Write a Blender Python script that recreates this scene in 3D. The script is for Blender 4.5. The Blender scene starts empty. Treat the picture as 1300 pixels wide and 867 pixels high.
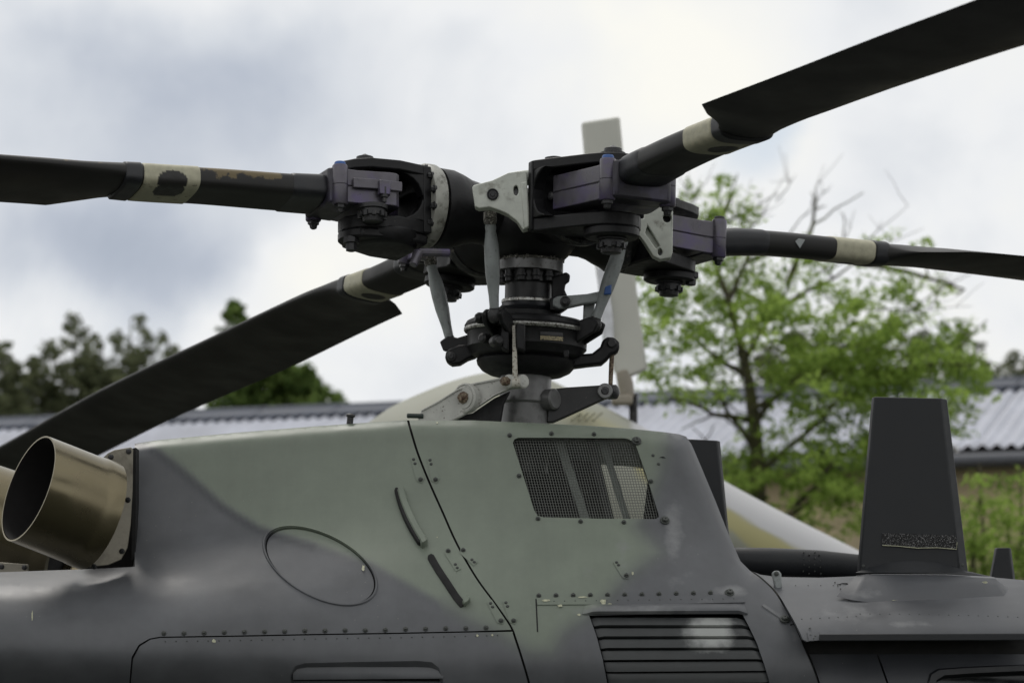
import bpy, bmesh, math, random
import numpy as np
from mathutils import Vector as V, Matrix, geometry
R = math.radians
random.seed(7)
scene = bpy.context.scene
COL = scene.collection

# ---------------------------------------------------------------- camera
F, HZ, CZ = 3800.0, 950.0, 1.65          # focal length in photo pixels, eye-level row, eye height
cam = bpy.data.cameras.new('camera'); camo = bpy.data.objects.new('camera', cam); COL.objects.link(camo)
camo.location = (0, 0, CZ); camo.rotation_euler = (R(90), 0, 0)
cam.sensor_width = 36; cam.lens = 36*F/1300; cam.shift_y = (HZ-433.5)/1300
cam.clip_start = .1; cam.clip_end = 2000
cam.dof.use_dof = True; cam.dof.focus_distance = 7.0; cam.dof.aperture_fstop = 5.2; cam.dof.aperture_blades = 7
scene.camera = camo
scene.view_settings.view_transform = 'Standard'; scene.view_settings.look = 'None'
scene.view_settings.exposure = 0; scene.view_settings.gamma = 1
def at(px, py, Y):                        # the point at distance Y that the photo shows at (px, py)
    return V(((px-650)/F*Y, Y, CZ+(HZ-py)/F*Y))

# ---------------------------------------------------------------- sky + sun
SUN_EL, SUN_AZ = R(58), R(-25)            # azimuth from +Y (view direction) towards +X
world = bpy.data.worlds.new('World'); scene.world = world; world.use_nodes = True
nt = world.node_tree; N = nt.nodes; L = nt.links; N.clear()
def nd(tree, typ, **kw):
    n = tree.nodes.new(typ)
    for k, v in kw.items(): setattr(n, k, v)
    return n
def mth(tree, op, a, b=None, c=None):
    n = tree.nodes.new('ShaderNodeMath'); n.operation = op
    for i, x in enumerate((a, b, c)):
        if x is None: continue
        if isinstance(x, (int, float)): n.inputs[i].default_value = x
        else: tree.links.new(x, n.inputs[i])
    return n.outputs[0]
sky = nd(nt, 'ShaderNodeTexSky', sky_type='NISHITA', sun_disc=False)
sky.sun_elevation = SUN_EL; sky.sun_rotation = SUN_AZ
tc = nd(nt, 'ShaderNodeTexCoord')
mp = nd(nt, 'ShaderNodeMapping'); mp.inputs['Scale'].default_value = (1, 1, 1.6)
L.new(tc.outputs['Generated'], mp.inputs[0])
n1 = nd(nt, 'ShaderNodeTexNoise'); n1.inputs['Scale'].default_value = 5.5; n1.inputs['Detail'].default_value = 6; n1.inputs['Roughness'].default_value = .5; n1.inputs['Distortion'].default_value = .3
L.new(mp.outputs[0], n1.inputs['Vector'])
n2 = nd(nt, 'ShaderNodeTexNoise'); n2.inputs['Scale'].default_value = 11; n2.inputs['Detail'].default_value = 9; n2.inputs['Roughness'].default_value = .55; n2.inputs['Distortion'].default_value = .4
L.new(tc.outputs['Generated'], n2.inputs['Vector'])
# cloud masses seen in this part of the sky: (direction, angular size, how much darker / brighter)
wv = nd(nt, 'ShaderNodeVectorMath', operation='SCALE'); wv.inputs['Scale'].default_value = .07
n3 = nd(nt, 'ShaderNodeTexNoise'); n3.inputs['Scale'].default_value = 14; n3.inputs['Detail'].default_value = 7
L.new(tc.outputs['Generated'], n3.inputs['Vector'])
sb = nd(nt, 'ShaderNodeVectorMath', operation='SUBTRACT'); sb.inputs[1].default_value = (.5, .5, .5)
L.new(n3.outputs['Color'], sb.inputs[0]); L.new(sb.outputs[0], wv.inputs[0])
wa = nd(nt, 'ShaderNodeVectorMath', operation='ADD'); L.new(tc.outputs['Generated'], wa.inputs[0]); L.new(wv.outputs[0], wa.inputs[1])
wz = nd(nt, 'ShaderNodeMapping'); wz.inputs['Scale'].default_value = (1, 1, 1.8); L.new(wa.outputs[0], wz.inputs[0])
val = mth(nt, 'MULTIPLY_ADD', n1.outputs['Fac'], .60, .47)
val = mth(nt, 'MULTIPLY_ADD', n2.outputs['Fac'], .62, mth(nt, 'SUBTRACT', val, .31))
for px, py, rad, s in ((90, 325, 150, -.46), (215, 335, 90, -.16), (140, 150, 190, -.36), (130, 236, 120, .10), (330, 120, 130, -.18), (560, 120, 170, -.16), (640, 60, 70, -.1), (30, 30, 120, -.10),
                       (380, 340, 90, .22), (270, 440, 90, .15), (850, 90, 200, .22), (1250, 400, 130, -.14), (1080, 20, 90, -.1), (430, 110, 60, .08), (1150, 200, 150, .0)):
    d = V(((px-650)/F, 1, (HZ-py)/F)).normalized(); a = rad/F
    ds = nd(nt, 'ShaderNodeVectorMath', operation='DISTANCE'); ds.inputs[1].default_value = (d.x, d.y, d.z*1.8); L.new(wz.outputs[0], ds.inputs[0])
    t = mth(nt, 'DIVIDE', ds.outputs['Value'], a)
    g = mth(nt, 'EXPONENT', mth(nt, 'MULTIPLY', mth(nt, 'MULTIPLY', t, t), -.7))
    val = mth(nt, 'MULTIPLY_ADD', g, s, val)
rp = nd(nt, 'ShaderNodeValToRGB'); cr = rp.color_ramp
cr.elements[0].position = .12; cr.elements[0].color = (.34, .385, .465, 1)
cr.elements[1].position = .95; cr.elements[1].color = (.95, .935, .87, 1)
for p, c in ((.35, (.48, .52, .595)), (.55, (.66, .69, .735)), (.72, (.84, .85, .86))):
    e = cr.elements.new(p); e.color = (*c, 1)
L.new(val, rp.inputs[0])
cs = nd(nt, 'ShaderNodeVectorMath', operation='SCALE'); cs.inputs['Scale'].default_value = 10.4
L.new(rp.outputs[0], cs.inputs[0])
d = V(((985-650)/F, 1, (HZ-195)/F)).normalized()
ds = nd(nt, 'ShaderNodeVectorMath', operation='DISTANCE'); ds.inputs[1].default_value = d; L.new(wa.outputs[0], ds.inputs[0])
gap = nd(nt, 'ShaderNodeMapRange'); gap.interpolation_type = 'SMOOTHSTEP'
L.new(ds.outputs['Value'], gap.inputs[0]); gap.inputs[1].default_value = .004; gap.inputs[2].default_value = .02; gap.inputs[3].default_value = .55; gap.inputs[4].default_value = .97
mx = nd(nt, 'ShaderNodeMix', data_type='RGBA'); L.new(gap.outputs[0], mx.inputs[0]); L.new(sky.outputs[0], mx.inputs[6]); L.new(cs.outputs[0], mx.inputs[7])
bg = nd(nt, 'ShaderNodeBackground'); bg.inputs['Strength'].default_value = .1
L.new(mx.outputs[2], bg.inputs[0])
wo = nd(nt, 'ShaderNodeOutputWorld'); L.new(bg.outputs[0], wo.inputs[0])
sun = bpy.data.lights.new('sun', 'SUN'); sun.energy = 1.1; sun.angle = R(18); sun.color = (1, .96, .9)
suno = bpy.data.objects.new('sun', sun); COL.objects.link(suno)
sd = V((math.sin(SUN_AZ)*math.cos(SUN_EL), math.cos(SUN_AZ)*math.cos(SUN_EL), math.sin(SUN_EL)))
suno.rotation_euler = sd.to_track_quat('Z', 'Y').to_euler(); suno.location = (0, 0, 30)

# ---------------------------------------------------------------- materials
def mat(name, c, rough=.5, metal=0, var=.15, vs=30, bump=0, bs=120, c2=None, c2s=8, c2t=(.5, .65), spec=.5, coat=0):
    """base colour c varied by fine noise, with patches of c2 and a little relief"""
    m = bpy.data.materials.new(name); m.use_nodes = True; t = m.node_tree
    b = t.nodes['Principled BSDF']; b.inputs['Roughness'].default_value = rough; b.inputs['Metallic'].default_value = metal
    b.inputs['Specular IOR Level'].default_value = spec
    co = nd(t, 'ShaderNodeTexCoord').outputs['Object']
    no = nd(t, 'ShaderNodeTexNoise'); no.inputs['Scale'].default_value = vs; no.inputs['Detail'].default_value = 5; t.links.new(co, no.inputs['Vector'])
    mr = nd(t, 'ShaderNodeMapRange'); t.links.new(no.outputs['Fac'], mr.inputs[0]); mr.inputs[1].default_value = .3; mr.inputs[2].default_value = .7
    mr.inputs[3].default_value = 1-var; mr.inputs[4].default_value = 1+var
    base = nd(t, 'ShaderNodeVectorMath', operation='SCALE'); base.inputs[0].default_value = c; t.links.new(mr.outputs[0], base.inputs['Scale'])
    out = base.outputs[0]
    if c2:
        n2 = nd(t, 'ShaderNodeTexNoise'); n2.inputs['Scale'].default_value = c2s; n2.inputs['Detail'].default_value = 8; n2.inputs['Roughness'].default_value = .65; t.links.new(co, n2.inputs['Vector'])
        m2 = nd(t, 'ShaderNodeMapRange'); t.links.new(n2.outputs['Fac'], m2.inputs[0]); m2.inputs[1].default_value = c2t[0]; m2.inputs[2].default_value = c2t[1]
        mi = nd(t, 'ShaderNodeMix', data_type='RGBA'); t.links.new(m2.outputs[0], mi.inputs[0]); t.links.new(out, mi.inputs[6]); mi.inputs[7].default_value = (*c2, 1)
        out = mi.outputs[2]
    t.links.new(out, b.inputs['Base Color'])
    rr = nd(t, 'ShaderNodeMapRange'); t.links.new(no.outputs['Fac'], rr.inputs[0]); rr.inputs[1].default_value = .3; rr.inputs[2].default_value = .7
    rr.inputs[3].default_value = max(.05, rough-.08); rr.inputs[4].default_value = min(1, rough+.08); t.links.new(rr.outputs[0], b.inputs['Roughness'])
    if bump:
        nb = nd(t, 'ShaderNodeTexNoise'); nb.inputs['Scale'].default_value = bs; nb.inputs['Detail'].default_value = 4; t.links.new(co, nb.inputs['Vector'])
        bu = nd(t, 'ShaderNodeBump'); bu.inputs['Strength'].default_value = bump; bu.inputs['Distance'].default_value = .004
        t.links.new(nb.outputs['Fac'], bu.inputs['Height']); t.links.new(bu.outputs[0], b.inputs['Normal'])
    return m
def attr_mix(m, attr, c, noise=None, thr=(.45, .6), rough=None):
    """mix colour c over a material where the mesh attribute says so, optionally broken up by noise"""
    t = m.node_tree; b = t.nodes['Principled BSDF']; src = b.inputs['Base Color'].links[0].from_socket
    a = nd(t, 'ShaderNodeAttribute', attribute_name=attr); f = a.outputs['Fac']
    if noise:
        co = nd(t, 'ShaderNodeTexCoord').outputs['Object']
        n = nd(t, 'ShaderNodeTexNoise'); n.inputs['Scale'].default_value = noise; n.inputs['Detail'].default_value = 7; n.inputs['Roughness'].default_value = .6; t.links.new(co, n.inputs['Vector'])
        s = mth(t, 'ADD', mth(t, 'MULTIPLY', n.outputs['Fac'], .6), mth(t, 'MULTIPLY', f, .5))
        r = nd(t, 'ShaderNodeMapRange'); t.links.new(s, r.inputs[0]); r.inputs[1].default_value = thr[0]; r.inputs[2].default_value = thr[1]
        f = mth(t, 'MULTIPLY', r.outputs[0], mth(t, 'MINIMUM', mth(t, 'MULTIPLY', f, 4), 1))
    mi = nd(t, 'ShaderNodeMix', data_type='RGBA'); t.links.new(f, mi.inputs[0]); t.links.new(src, mi.inputs[6]); mi.inputs[7].default_value = (*c, 1)
    t.links.new(mi.outputs[2], b.inputs['Base Color'])
    return m
M = {}
M['paint'] = mat('camouflage_paint', (.092, .096, .104), .45, var=.10, vs=9, bump=.035, bs=45)
attr_mix(M['paint'], 'green', (.168, .196, .155))
attr_mix(M['paint'], 'dark', (.040, .043, .050))  # darker tone; on the door panels it paints in shade
attr_mix(M['paint'], 'scuff', (.22, .225, .23), 22, (.50, .85))
M['paint2'] = mat('fastener_paint', (.06, .066, .06), .5, c2=(.02, .02, .02), c2s=300)
M['black'] = mat('black_gap', (.006, .006, .006), .8)
M['hub'] = mat('black_hub_paint', (.0065, .0065, .0075), .45, var=.3, spec=.3, vs=60, bump=.08, bs=200, c2=(.035, .033, .031), c2s=90, c2t=(.64, .76))
M['hubgrey'] = mat('dark_steel', (.018, .018, .019), .42, .2, c2=(.10, .09, .08), c2s=140, c2t=(.6, .72))
M['steel'] = mat('grey_steel', (.17, .17, .17), .38, .55, c2=(.06, .05, .045), c2s=120, c2t=(.55, .7))
M['mast'] = mat('mast_grey', (.14, .14, .14), .42, .4, var=.2, c2=(.06, .06, .058), c2s=30, c2t=(.5, .75))
M['white'] = mat('white_horn_paint', (.47, .49, .44), .4, c2=(.17, .16, .13), c2s=28, c2t=(.56, .74), bump=.06)
M['lever'] = mat('chipped_white_lever_paint', (.45, .45, .42), .45, c2=(.07, .055, .04), c2s=130, c2t=(.61, .66), bump=.1)
M['purple'] = mat('violet_anodised_metal', (.096, .090, .105), .34, .4, var=.2, vs=40, c2=(.092, .076, .142), c2s=12, c2t=(.50, .66))
M['link'] = mat('grey_link_paint', (.26, .28, .28), .42, c2=(.13, .13, .125), c2s=60, c2t=(.55, .75))
M['rust'] = mat('rusty_rod', (.20, .16, .11), .7, var=.4, vs=200, c2=(.05, .02, .01), c2s=160, c2t=(.45, .58), bump=.4)
M['whiterod'] = mat('flaking_white_rod', (.5, .48, .42), .6, var=.2, c2=(.09, .05, .025), c2s=170, c2t=(.55, .6))
M['bolt'] = mat('dark_bolt', (.028, .028, .030), .42, .35, var=.3, vs=200, c2=(.12, .10, .08), c2s=200, c2t=(.6, .7))
M['blue'] = mat('blue_mark', (.03, .09, .28), .45)
M['rubber'] = mat('black_rubber', (.010, .011, .014), .45, var=.2, c2=(.03, .03, .034), c2s=35, c2t=(.6, .8), bump=.06)
M['beige'] = mat('beige_tape', (.37, .355, .26), .55, var=.15, vs=60, c2=(.06, .055, .04), c2s=45, c2t=(.62, .7), bump=.15)
attr_mix(M['beige'], 'oval', (.012, .011, .010))
M['blade'] = mat('blade_black_paint', (.0140, .0137, .0130), .5, var=.14, vs=7, spec=.35, bump=.03, bs=80, c2=(.020, .0192, .0178), c2s=3, c2t=(.4, .8))
attr_mix(M['blade'], 'wear', (.13, .10, .05), 34, (.70, .75))
M['exh'] = mat('heat_tinted_exhaust', (.205, .178, .115), .27, .92, var=.06, vs=9, c2=(.125, .105, .065), c2s=2.2, c2t=(.35, .75), bump=.02, bs=60)
M['soot'] = mat('soot', (.006, .005, .005), .9)
M['plate'] = mat('exhaust_shroud_metal', (.20, .185, .15), .36, .6, c2=(.10, .09, .07), c2s=18, c2t=(.5, .7))
M['fin'] = mat('matt_black_fin', (.015, .0165, .019), .5, var=.12, spec=.4, bump=.03)
M['velcro'] = mat('rough_tape', (.016, .016, .017), .9, c2=(.30, .30, .30), c2s=520, c2t=(.56, .6), bump=1, bs=500)
M['ringgrey'] = mat('worn_ring', (.035, .035, .036), .4, .3, c2=(.16, .15, .14), c2s=60, c2t=(.55, .68))
M['ringwhite'] = mat('dirty_white_ring', (.30, .30, .27), .5, c2=(.09, .085, .07), c2s=45, c2t=(.5, .66), bump=.1)
M['chipm'] = mat('bare_primer', (.42, .42, .30), .6, var=.3, vs=200)
M['wire'] = mat('screen_wire', (.11, .115, .105), .5, .3)
M['slat'] = mat('dark_slat_paint', (.036, .039, .040), .5, var=.15, bump=.05)
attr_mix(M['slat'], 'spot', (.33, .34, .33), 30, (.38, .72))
M['bandsil'] = mat('polished_band', (.4, .4, .38), .3, .8, c2=(.08, .07, .06), c2s=120, c2t=(.5, .62))
M['rough'] = mat('dried_sealant', (.10, .095, .085), .9, var=.4, c2=(.42, .40, .36), c2s=220, c2t=(.52, .6), bump=1, bs=300)
M['brass'] = mat('data_plate', (.26, .22, .13), .4, .5, c2=(.04, .04, .035), c2s=420, c2t=(.5, .55))
M['strut'] = mat('inner_strut', (.26, .29, .26), .5)
M['body2'] = mat('pale_airframe_paint', (.27, .275, .225), .65, var=.05, vs=3)
attr_mix(M['body2'], 'band', (.46, .46, .47)); attr_mix(M['body2'], 'yellow', (.36, .33, .15))
M['blade2'] = mat('pale_rotor_paint', (.50, .50, .45), .6, var=.06, vs=4)
M['roof'] = mat('fibre_cement_roof', (.47, .485, .545), .8, var=.12, vs=1.5, c2=(.37, .38, .42), c2s=.9, c2t=(.45, .7))
M['ridge'] = mat('grey_ridge_cap', (.09, .10, .125), .75, var=.2, vs=2)
M['wall'] = mat('ochre_render', (.52, .43, .27), .9, var=.12, vs=1.2, c2=(.30, .26, .18), c2s=.8, c2t=(.5, .8))
M['gutter'] = mat('zinc_gutter', (.10, .105, .12), .6)
M['bark'] = mat('mossy_bark', (.055, .048, .032), .9, var=.4, vs=20, c2=(.085, .088, .03), c2s=6, c2t=(.45, .6), bump=.6, bs=30)
M['twig'] = mat('bare_twig', (.10, .095, .085), .9)
M['grass'] = mat('mown_grass', (.028, .031, .020), .95, var=.3, vs=2, bump=.5, bs=30)
def leaf(name, c, c2, tr):
    m = bpy.data.materials.new(name); m.use_nodes = True; t = m.node_tree; t.nodes.clear()
    a = nd(t, 'ShaderNodeAttribute', attribute_name='tone')
    mi = nd(t, 'ShaderNodeMix', data_type='RGBA'); t.links.new(a.outputs['Fac'], mi.inputs[0]); mi.inputs[6].default_value = (*c, 1); mi.inputs[7].default_value = (*c2, 1)
    d = nd(t, 'ShaderNodeBsdfDiffuse'); tl = nd(t, 'ShaderNodeBsdfTranslucent'); ms = nd(t, 'ShaderNodeMixShader'); ms.inputs[0].default_value = tr
    t.links.new(mi.outputs[2], d.inputs[0]); t.links.new(mi.outputs[2], tl.inputs[0]); t.links.new(d.outputs[0], ms.inputs[1]); t.links.new(tl.outputs[0], ms.inputs[2])
    o = nd(t, 'ShaderNodeOutputMaterial'); t.links.new(ms.outputs[0], o.inputs[0]); return m
M['leaf_light'] = leaf('locust_leaf', (.14, .22, .045), (.40, .54, .13), .5)
M['leaf_dark'] = leaf('dark_leaf', (.085, .10, .058), (.19, .21, .115), .35)
M['leaf_mid'] = leaf('mid_leaf', (.06, .10, .03), (.17, .24, .07), .4)

# ---------------------------------------------------------------- object helpers
W = {}                                     # world matrix of every object made
def empty(name, loc, label=None, cat=None, group=None, parent=None):
    o = bpy.data.objects.new(name, None); COL.objects.link(o); o.empty_display_size = .2
    W[o] = Matrix.Translation(loc)
    if parent: o.parent = parent; o.matrix_basis = W[parent].inverted() @ W[o]
    else: o.matrix_basis = W[o]
    tag(o, label, cat, group); return o
def tag(o, label=None, cat=None, group=None, kind=None):
    if label: o['label'] = label
    if cat: o['category'] = cat
    if group: o['group'] = group
    if kind: o['kind'] = kind
    return o
def link(name, mesh, parent=None, world=None):
    o = bpy.data.objects.new(name, mesh); COL.objects.link(o)
    W[o] = world.copy() if world else Matrix.Identity(4)
    if parent: o.parent = parent; o.matrix_basis = W[parent].inverted() @ W[o]
    else: o.matrix_basis = W[o]
    return o
class MB:
    def __init__(s): s.v = []; s.f = []; s.at = {}
    def add(s, vs, fs):
        n = len(s.v); s.v += [V(p) for p in vs]; s.f += [tuple(i+n for i in f) for f in fs]; return n
    def box(s, c, h, m=None):
        c = V(c); m = m or Matrix.Identity(3)
        vs = [c + m @ V((h[0]*a, h[1]*b, h[2]*d)) for d in (-1, 1) for b in (-1, 1) for a in (-1, 1)]
        s.add(vs, [(0, 2, 3, 1), (4, 5, 7, 6), (0, 1, 5, 4), (2, 6, 7, 3), (0, 4, 6, 2), (1, 3, 7, 5)]); return s
    def loops(s, rings, closed=True, cap=True):
        n = len(rings[0]); fs = []
        for i in range(len(rings)-1):
            for j in range(n if closed else n-1):
                k = (j+1) % n
                fs.append((i*n+j, i*n+k, (i+1)*n+k, (i+1)*n+j))
        if cap and closed:
            fs.append(tuple(reversed(range(n)))); fs.append(tuple((len(rings)-1)*n+j for j in range(n)))
        s.add([p for r in rings for p in r], fs); return s
    def lathe(s, o, ax, prof, n=32, cap=True, ex=1):
        """prof: (radius, height along ax); ex squashes the second cross axis"""
        ax = V(ax).normalized(); u = ax.orthogonal().normalized(); w = ax.cross(u); o = V(o)
        s.loops([[o + ax*h + (u*math.cos(2*math.pi*j/n) + w*math.sin(2*math.pi*j/n)*ex)*max(r, 1e-4) for j in range(n)] for r, h in prof], True, cap); return s
    def tube(s, pts, rad, n=12):
        pts = [V(p) for p in pts]
        if isinstance(rad, (int, float)): rad = [rad]*len(pts)
        rings = []; u = None
        for i, p in enumerate(pts):
            d = (pts[min(i+1, len(pts)-1)] - pts[max(i-1, 0)]).normalized()
            u = d.orthogonal().normalized() if u is None else (u - d*u.dot(d)).normalized()
            w = d.cross(u)
            rings.append([p + (u*math.cos(2*math.pi*j/n) + w*math.sin(2*math.pi*j/n))*rad[i] for j in range(n)])
        return s.loops(rings)
    def prism(s, poly, a, b):
        """poly: list of points; extruded from offset a to offset b (vectors)"""
        a, b = V(a), V(b); n = len(poly)
        vs = [V(p)+a for p in poly] + [V(p)+b for p in poly]
        s.add(vs, [tuple(range(n)), tuple(reversed(range(n, 2*n)))] + [(i, i+n, (i+1) % n+n, (i+1) % n) for i in range(n)]); return s
    def plate(s, pp, Y, th):
        return s.prism([at(x, y, Y) for x, y in pp], (0, 0, 0), (0, th, 0))
    def flat(s, poly, z0, z1):             # polygon in local x, y
        return s.prism([V((p[0], p[1], 0)) for p in poly], (0, 0, z0), (0, 0, z1))
    def mesh(s, name, m, ang=35):
        me = bpy.data.meshes.new(name); me.from_pydata([tuple(p) for p in s.v], [], s.f)
        bm = bmesh.new(); bm.from_mesh(me); bmesh.ops.recalc_face_normals(bm, faces=bm.faces); bm.to_mesh(me); bm.free()
        me.polygons.foreach_set('use_smooth', [True]*len(me.polygons)); me.set_sharp_from_angle(angle=R(ang))
        for k, a in s.at.items():
            at_ = me.attributes.new(k, 'FLOAT', 'POINT'); at_.data.foreach_set('value', [float(x) for x in a])
        me.materials.append(m); me.update(); return me
    def build(s, name, m, parent=None, world=None, bevel=0, ang=35):
        o = link(name, s.mesh(name, m, ang), parent, world)
        if bevel:
            b = o.modifiers.new('bevel', 'BEVEL'); b.width = bevel; b.segments = 2; b.limit_method = 'ANGLE'; b.angle_limit = R(40)
        return o
def arc(cx, cy, r, a0, a1, n=8, ry=None):
    ry = ry or r
    return [(cx + r*math.cos(R(a0+(a1-a0)*i/n)), cy + ry*math.sin(R(a0+(a1-a0)*i/n))) for i in range(n+1)]
def lerp_tab(tab, x):
    if x <= tab[0][0]: return tab[0][1]
    for (a, p), (b, q) in zip(tab, tab[1:]):
        if x <= b: return p + (q-p)*(x-a)/(b-a)
    return tab[-1][1]
def smooth(e0, e1, x):
    t = min(1, max(0, (x-e0)/(e1-e0))); return t*t*(3-2*t)
def segdist(p, poly):
    best = 1e9
    for (ax, ay), (bx, by) in zip(poly, poly[1:]):
        dx, dy = bx-ax, by-ay; l = dx*dx+dy*dy
        t = max(0, min(1, ((p[0]-ax)*dx+(p[1]-ay)*dy)/l)) if l else 0
        best = min(best, math.hypot(p[0]-ax-t*dx, p[1]-ay-t*dy))
    return best
def inside(p, poly):
    x, y = p; c = False; j = len(poly)-1
    for i in range(len(poly)):
        (xi, yi), (xj, yj) = poly[i], poly[j]
        if (yi > y) != (yj > y) and x < (xj-xi)*(y-yi)/(yj-yi)+xi: c = not c
        j = i
    return c
def dense(poly, step, closed=True):
    out = []; q = poly + [poly[0]] if closed else poly
    for a, b in zip(q, q[1:]):
        n = max(1, int(math.hypot(b[0]-a[0], b[1]-a[1])/step+.5))
        out += [(a[0]+(b[0]-a[0])*i/n, a[1]+(b[1]-a[1])*i/n) for i in range(n)]
    if not closed: out.append(poly[-1])
    return out
def spl(pts, n=8):                         # Catmull-Rom through points
    out = []
    for i in range(len(pts)-1):
        p0, p1, p2, p3 = pts[max(i-1, 0)], pts[i], pts[i+1], pts[min(i+2, len(pts)-1)]
        for k in range(n):
            t = k/n
            out.append(tuple(.5*(2*p1[c]+(p2[c]-p0[c])*t+(2*p0[c]-5*p1[c]+4*p2[c]-p3[c])*t*t+(3*p1[c]-p0[c]-3*p2[c]+p3[c])*t**3) for c in (0, 1)))
    return out + [tuple(pts[-1])]

def edge_wear(m, c, lo=.56, hi=.66, amt=.45):
    """bare metal on worn outer edges, broken up by noise"""
    t = m.node_tree; b = t.nodes['Principled BSDF']; src = b.inputs['Base Color'].links[0].from_socket
    g = nd(t, 'ShaderNodeNewGeometry'); r = nd(t, 'ShaderNodeMapRange'); t.links.new(g.outputs['Pointiness'], r.inputs[0]); r.inputs[1].default_value = lo; r.inputs[2].default_value = hi
    n = nd(t, 'ShaderNodeTexNoise'); n.inputs['Scale'].default_value = 55; n.inputs['Detail'].default_value = 6; t.links.new(nd(t, 'ShaderNodeTexCoord').outputs['Object'], n.inputs['Vector'])
    r2 = nd(t, 'ShaderNodeMapRange'); t.links.new(n.outputs['Fac'], r2.inputs[0]); r2.inputs[1].default_value = .42; r2.inputs[2].default_value = .58; r2.inputs[4].default_value = amt
    mi = nd(t, 'ShaderNodeMix', data_type='RGBA'); t.links.new(mth(t, 'MULTIPLY', r.outputs[0], r2.outputs[0]), mi.inputs[0]); t.links.new(src, mi.inputs[6]); mi.inputs[7].default_value = (*c, 1)
    t.links.new(mi.outputs[2], b.inputs['Base Color'])
for k, c in (('hub', (.12, .115, .11)), ('hubgrey', (.14, .135, .13)), ('lever', (.10, .08, .06)), ('white', (.20, .19, .16)), ('purple', (.22, .21, .22)), ('link', (.14, .14, .13))): edge_wear(M[k], c)
M['yoke'] = mat('dark_violet_metal', (.032, .030, .038), .4, .3, var=.2, c2=(.05, .045, .075), c2s=14, c2t=(.5, .65)); edge_wear(M['yoke'], (.12, .12, .13))
def weather(m):
    """rain streaks, stains and slightly rippled sheet metal"""
    t = m.node_tree; b = t.nodes['Principled BSDF']; src = b.inputs['Base Color'].links[0].from_socket
    co = nd(t, 'ShaderNodeTexCoord').outputs['Object']
    mp = nd(t, 'ShaderNodeMapping'); mp.inputs['Scale'].default_value = (26, 3, 2.2); t.links.new(co, mp.inputs[0])
    n = nd(t, 'ShaderNodeTexNoise'); n.inputs['Scale'].default_value = 1; n.inputs['Detail'].default_value = 5; n.inputs['Roughness'].default_value = .6; t.links.new(mp.outputs[0], n.inputs['Vector'])
    r = nd(t, 'ShaderNodeMapRange'); t.links.new(n.outputs['Fac'], r.inputs[0]); r.inputs[1].default_value = .35; r.inputs[2].default_value = .7; r.inputs[3].default_value = 1.02; r.inputs[4].default_value = .95
    n2 = nd(t, 'ShaderNodeTexNoise'); n2.inputs['Scale'].default_value = 4.5; n2.inputs['Detail'].default_value = 8; n2.inputs['Roughness'].default_value = .7; t.links.new(co, n2.inputs['Vector'])
    r2 = nd(t, 'ShaderNodeMapRange'); t.links.new(n2.outputs['Fac'], r2.inputs[0]); r2.inputs[1].default_value = .3; r2.inputs[2].default_value = .72; r2.inputs[3].default_value = .82; r2.inputs[4].default_value = 1.12
    s = nd(t, 'ShaderNodeVectorMath', operation='SCALE'); t.links.new(src, s.inputs[0]); t.links.new(mth(t, 'MULTIPLY', r.outputs[0], r2.outputs[0]), s.inputs['Scale'])
    v = nd(t, 'ShaderNodeTexVoronoi'); v.inputs['Scale'].default_value = 60; t.links.new(co, v.inputs['Vector'])
    sp = nd(t, 'ShaderNodeMapRange'); t.links.new(v.outputs['Distance'], sp.inputs[0]); sp.inputs[1].default_value = .05; sp.inputs[2].default_value = .10; sp.inputs[3].default_value = 1; sp.inputs[4].default_value = 0
    n3 = nd(t, 'ShaderNodeTexNoise'); n3.inputs['Scale'].default_value = 7; t.links.new(co, n3.inputs['Vector'])
    k = mth(t, 'MULTIPLY', sp.outputs[0], mth(t, 'MULTIPLY', mth(t, 'GREATER_THAN', n3.outputs['Fac'], .58), .35))
    mi = nd(t, 'ShaderNodeMix', data_type='RGBA'); t.links.new(k, mi.inputs[0]); t.links.new(s.outputs[0], mi.inputs[6]); mi.inputs[7].default_value = (.30, .30, .27, 1)
    t.links.new(mi.outputs[2], b.inputs['Base Color'])
    old = b.inputs['Normal'].links[0].from_socket
    n4 = nd(t, 'ShaderNodeTexNoise'); n4.inputs['Scale'].default_value = 5; n4.inputs['Detail'].default_value = 2; t.links.new(co, n4.inputs['Vector'])
    bu = nd(t, 'ShaderNodeBump'); bu.inputs['Strength'].default_value = .5; bu.inputs['Distance'].default_value = .012; t.links.new(n4.outputs['Fac'], bu.inputs['Height']); t.links.new(old, bu.inputs['Normal']); t.links.new(bu.outputs[0], b.inputs['Normal'])
weather(M['paint'])
# ---------------------------------------------------------------- helicopter: fuselage
HUBX, HUBY = .043, 7.43
heli = empty('helicopter', (HUBX, HUBY, 0), 'dark grey and green camouflaged helicopter with four black rotor blades, filling the foreground', 'helicopter')

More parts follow.
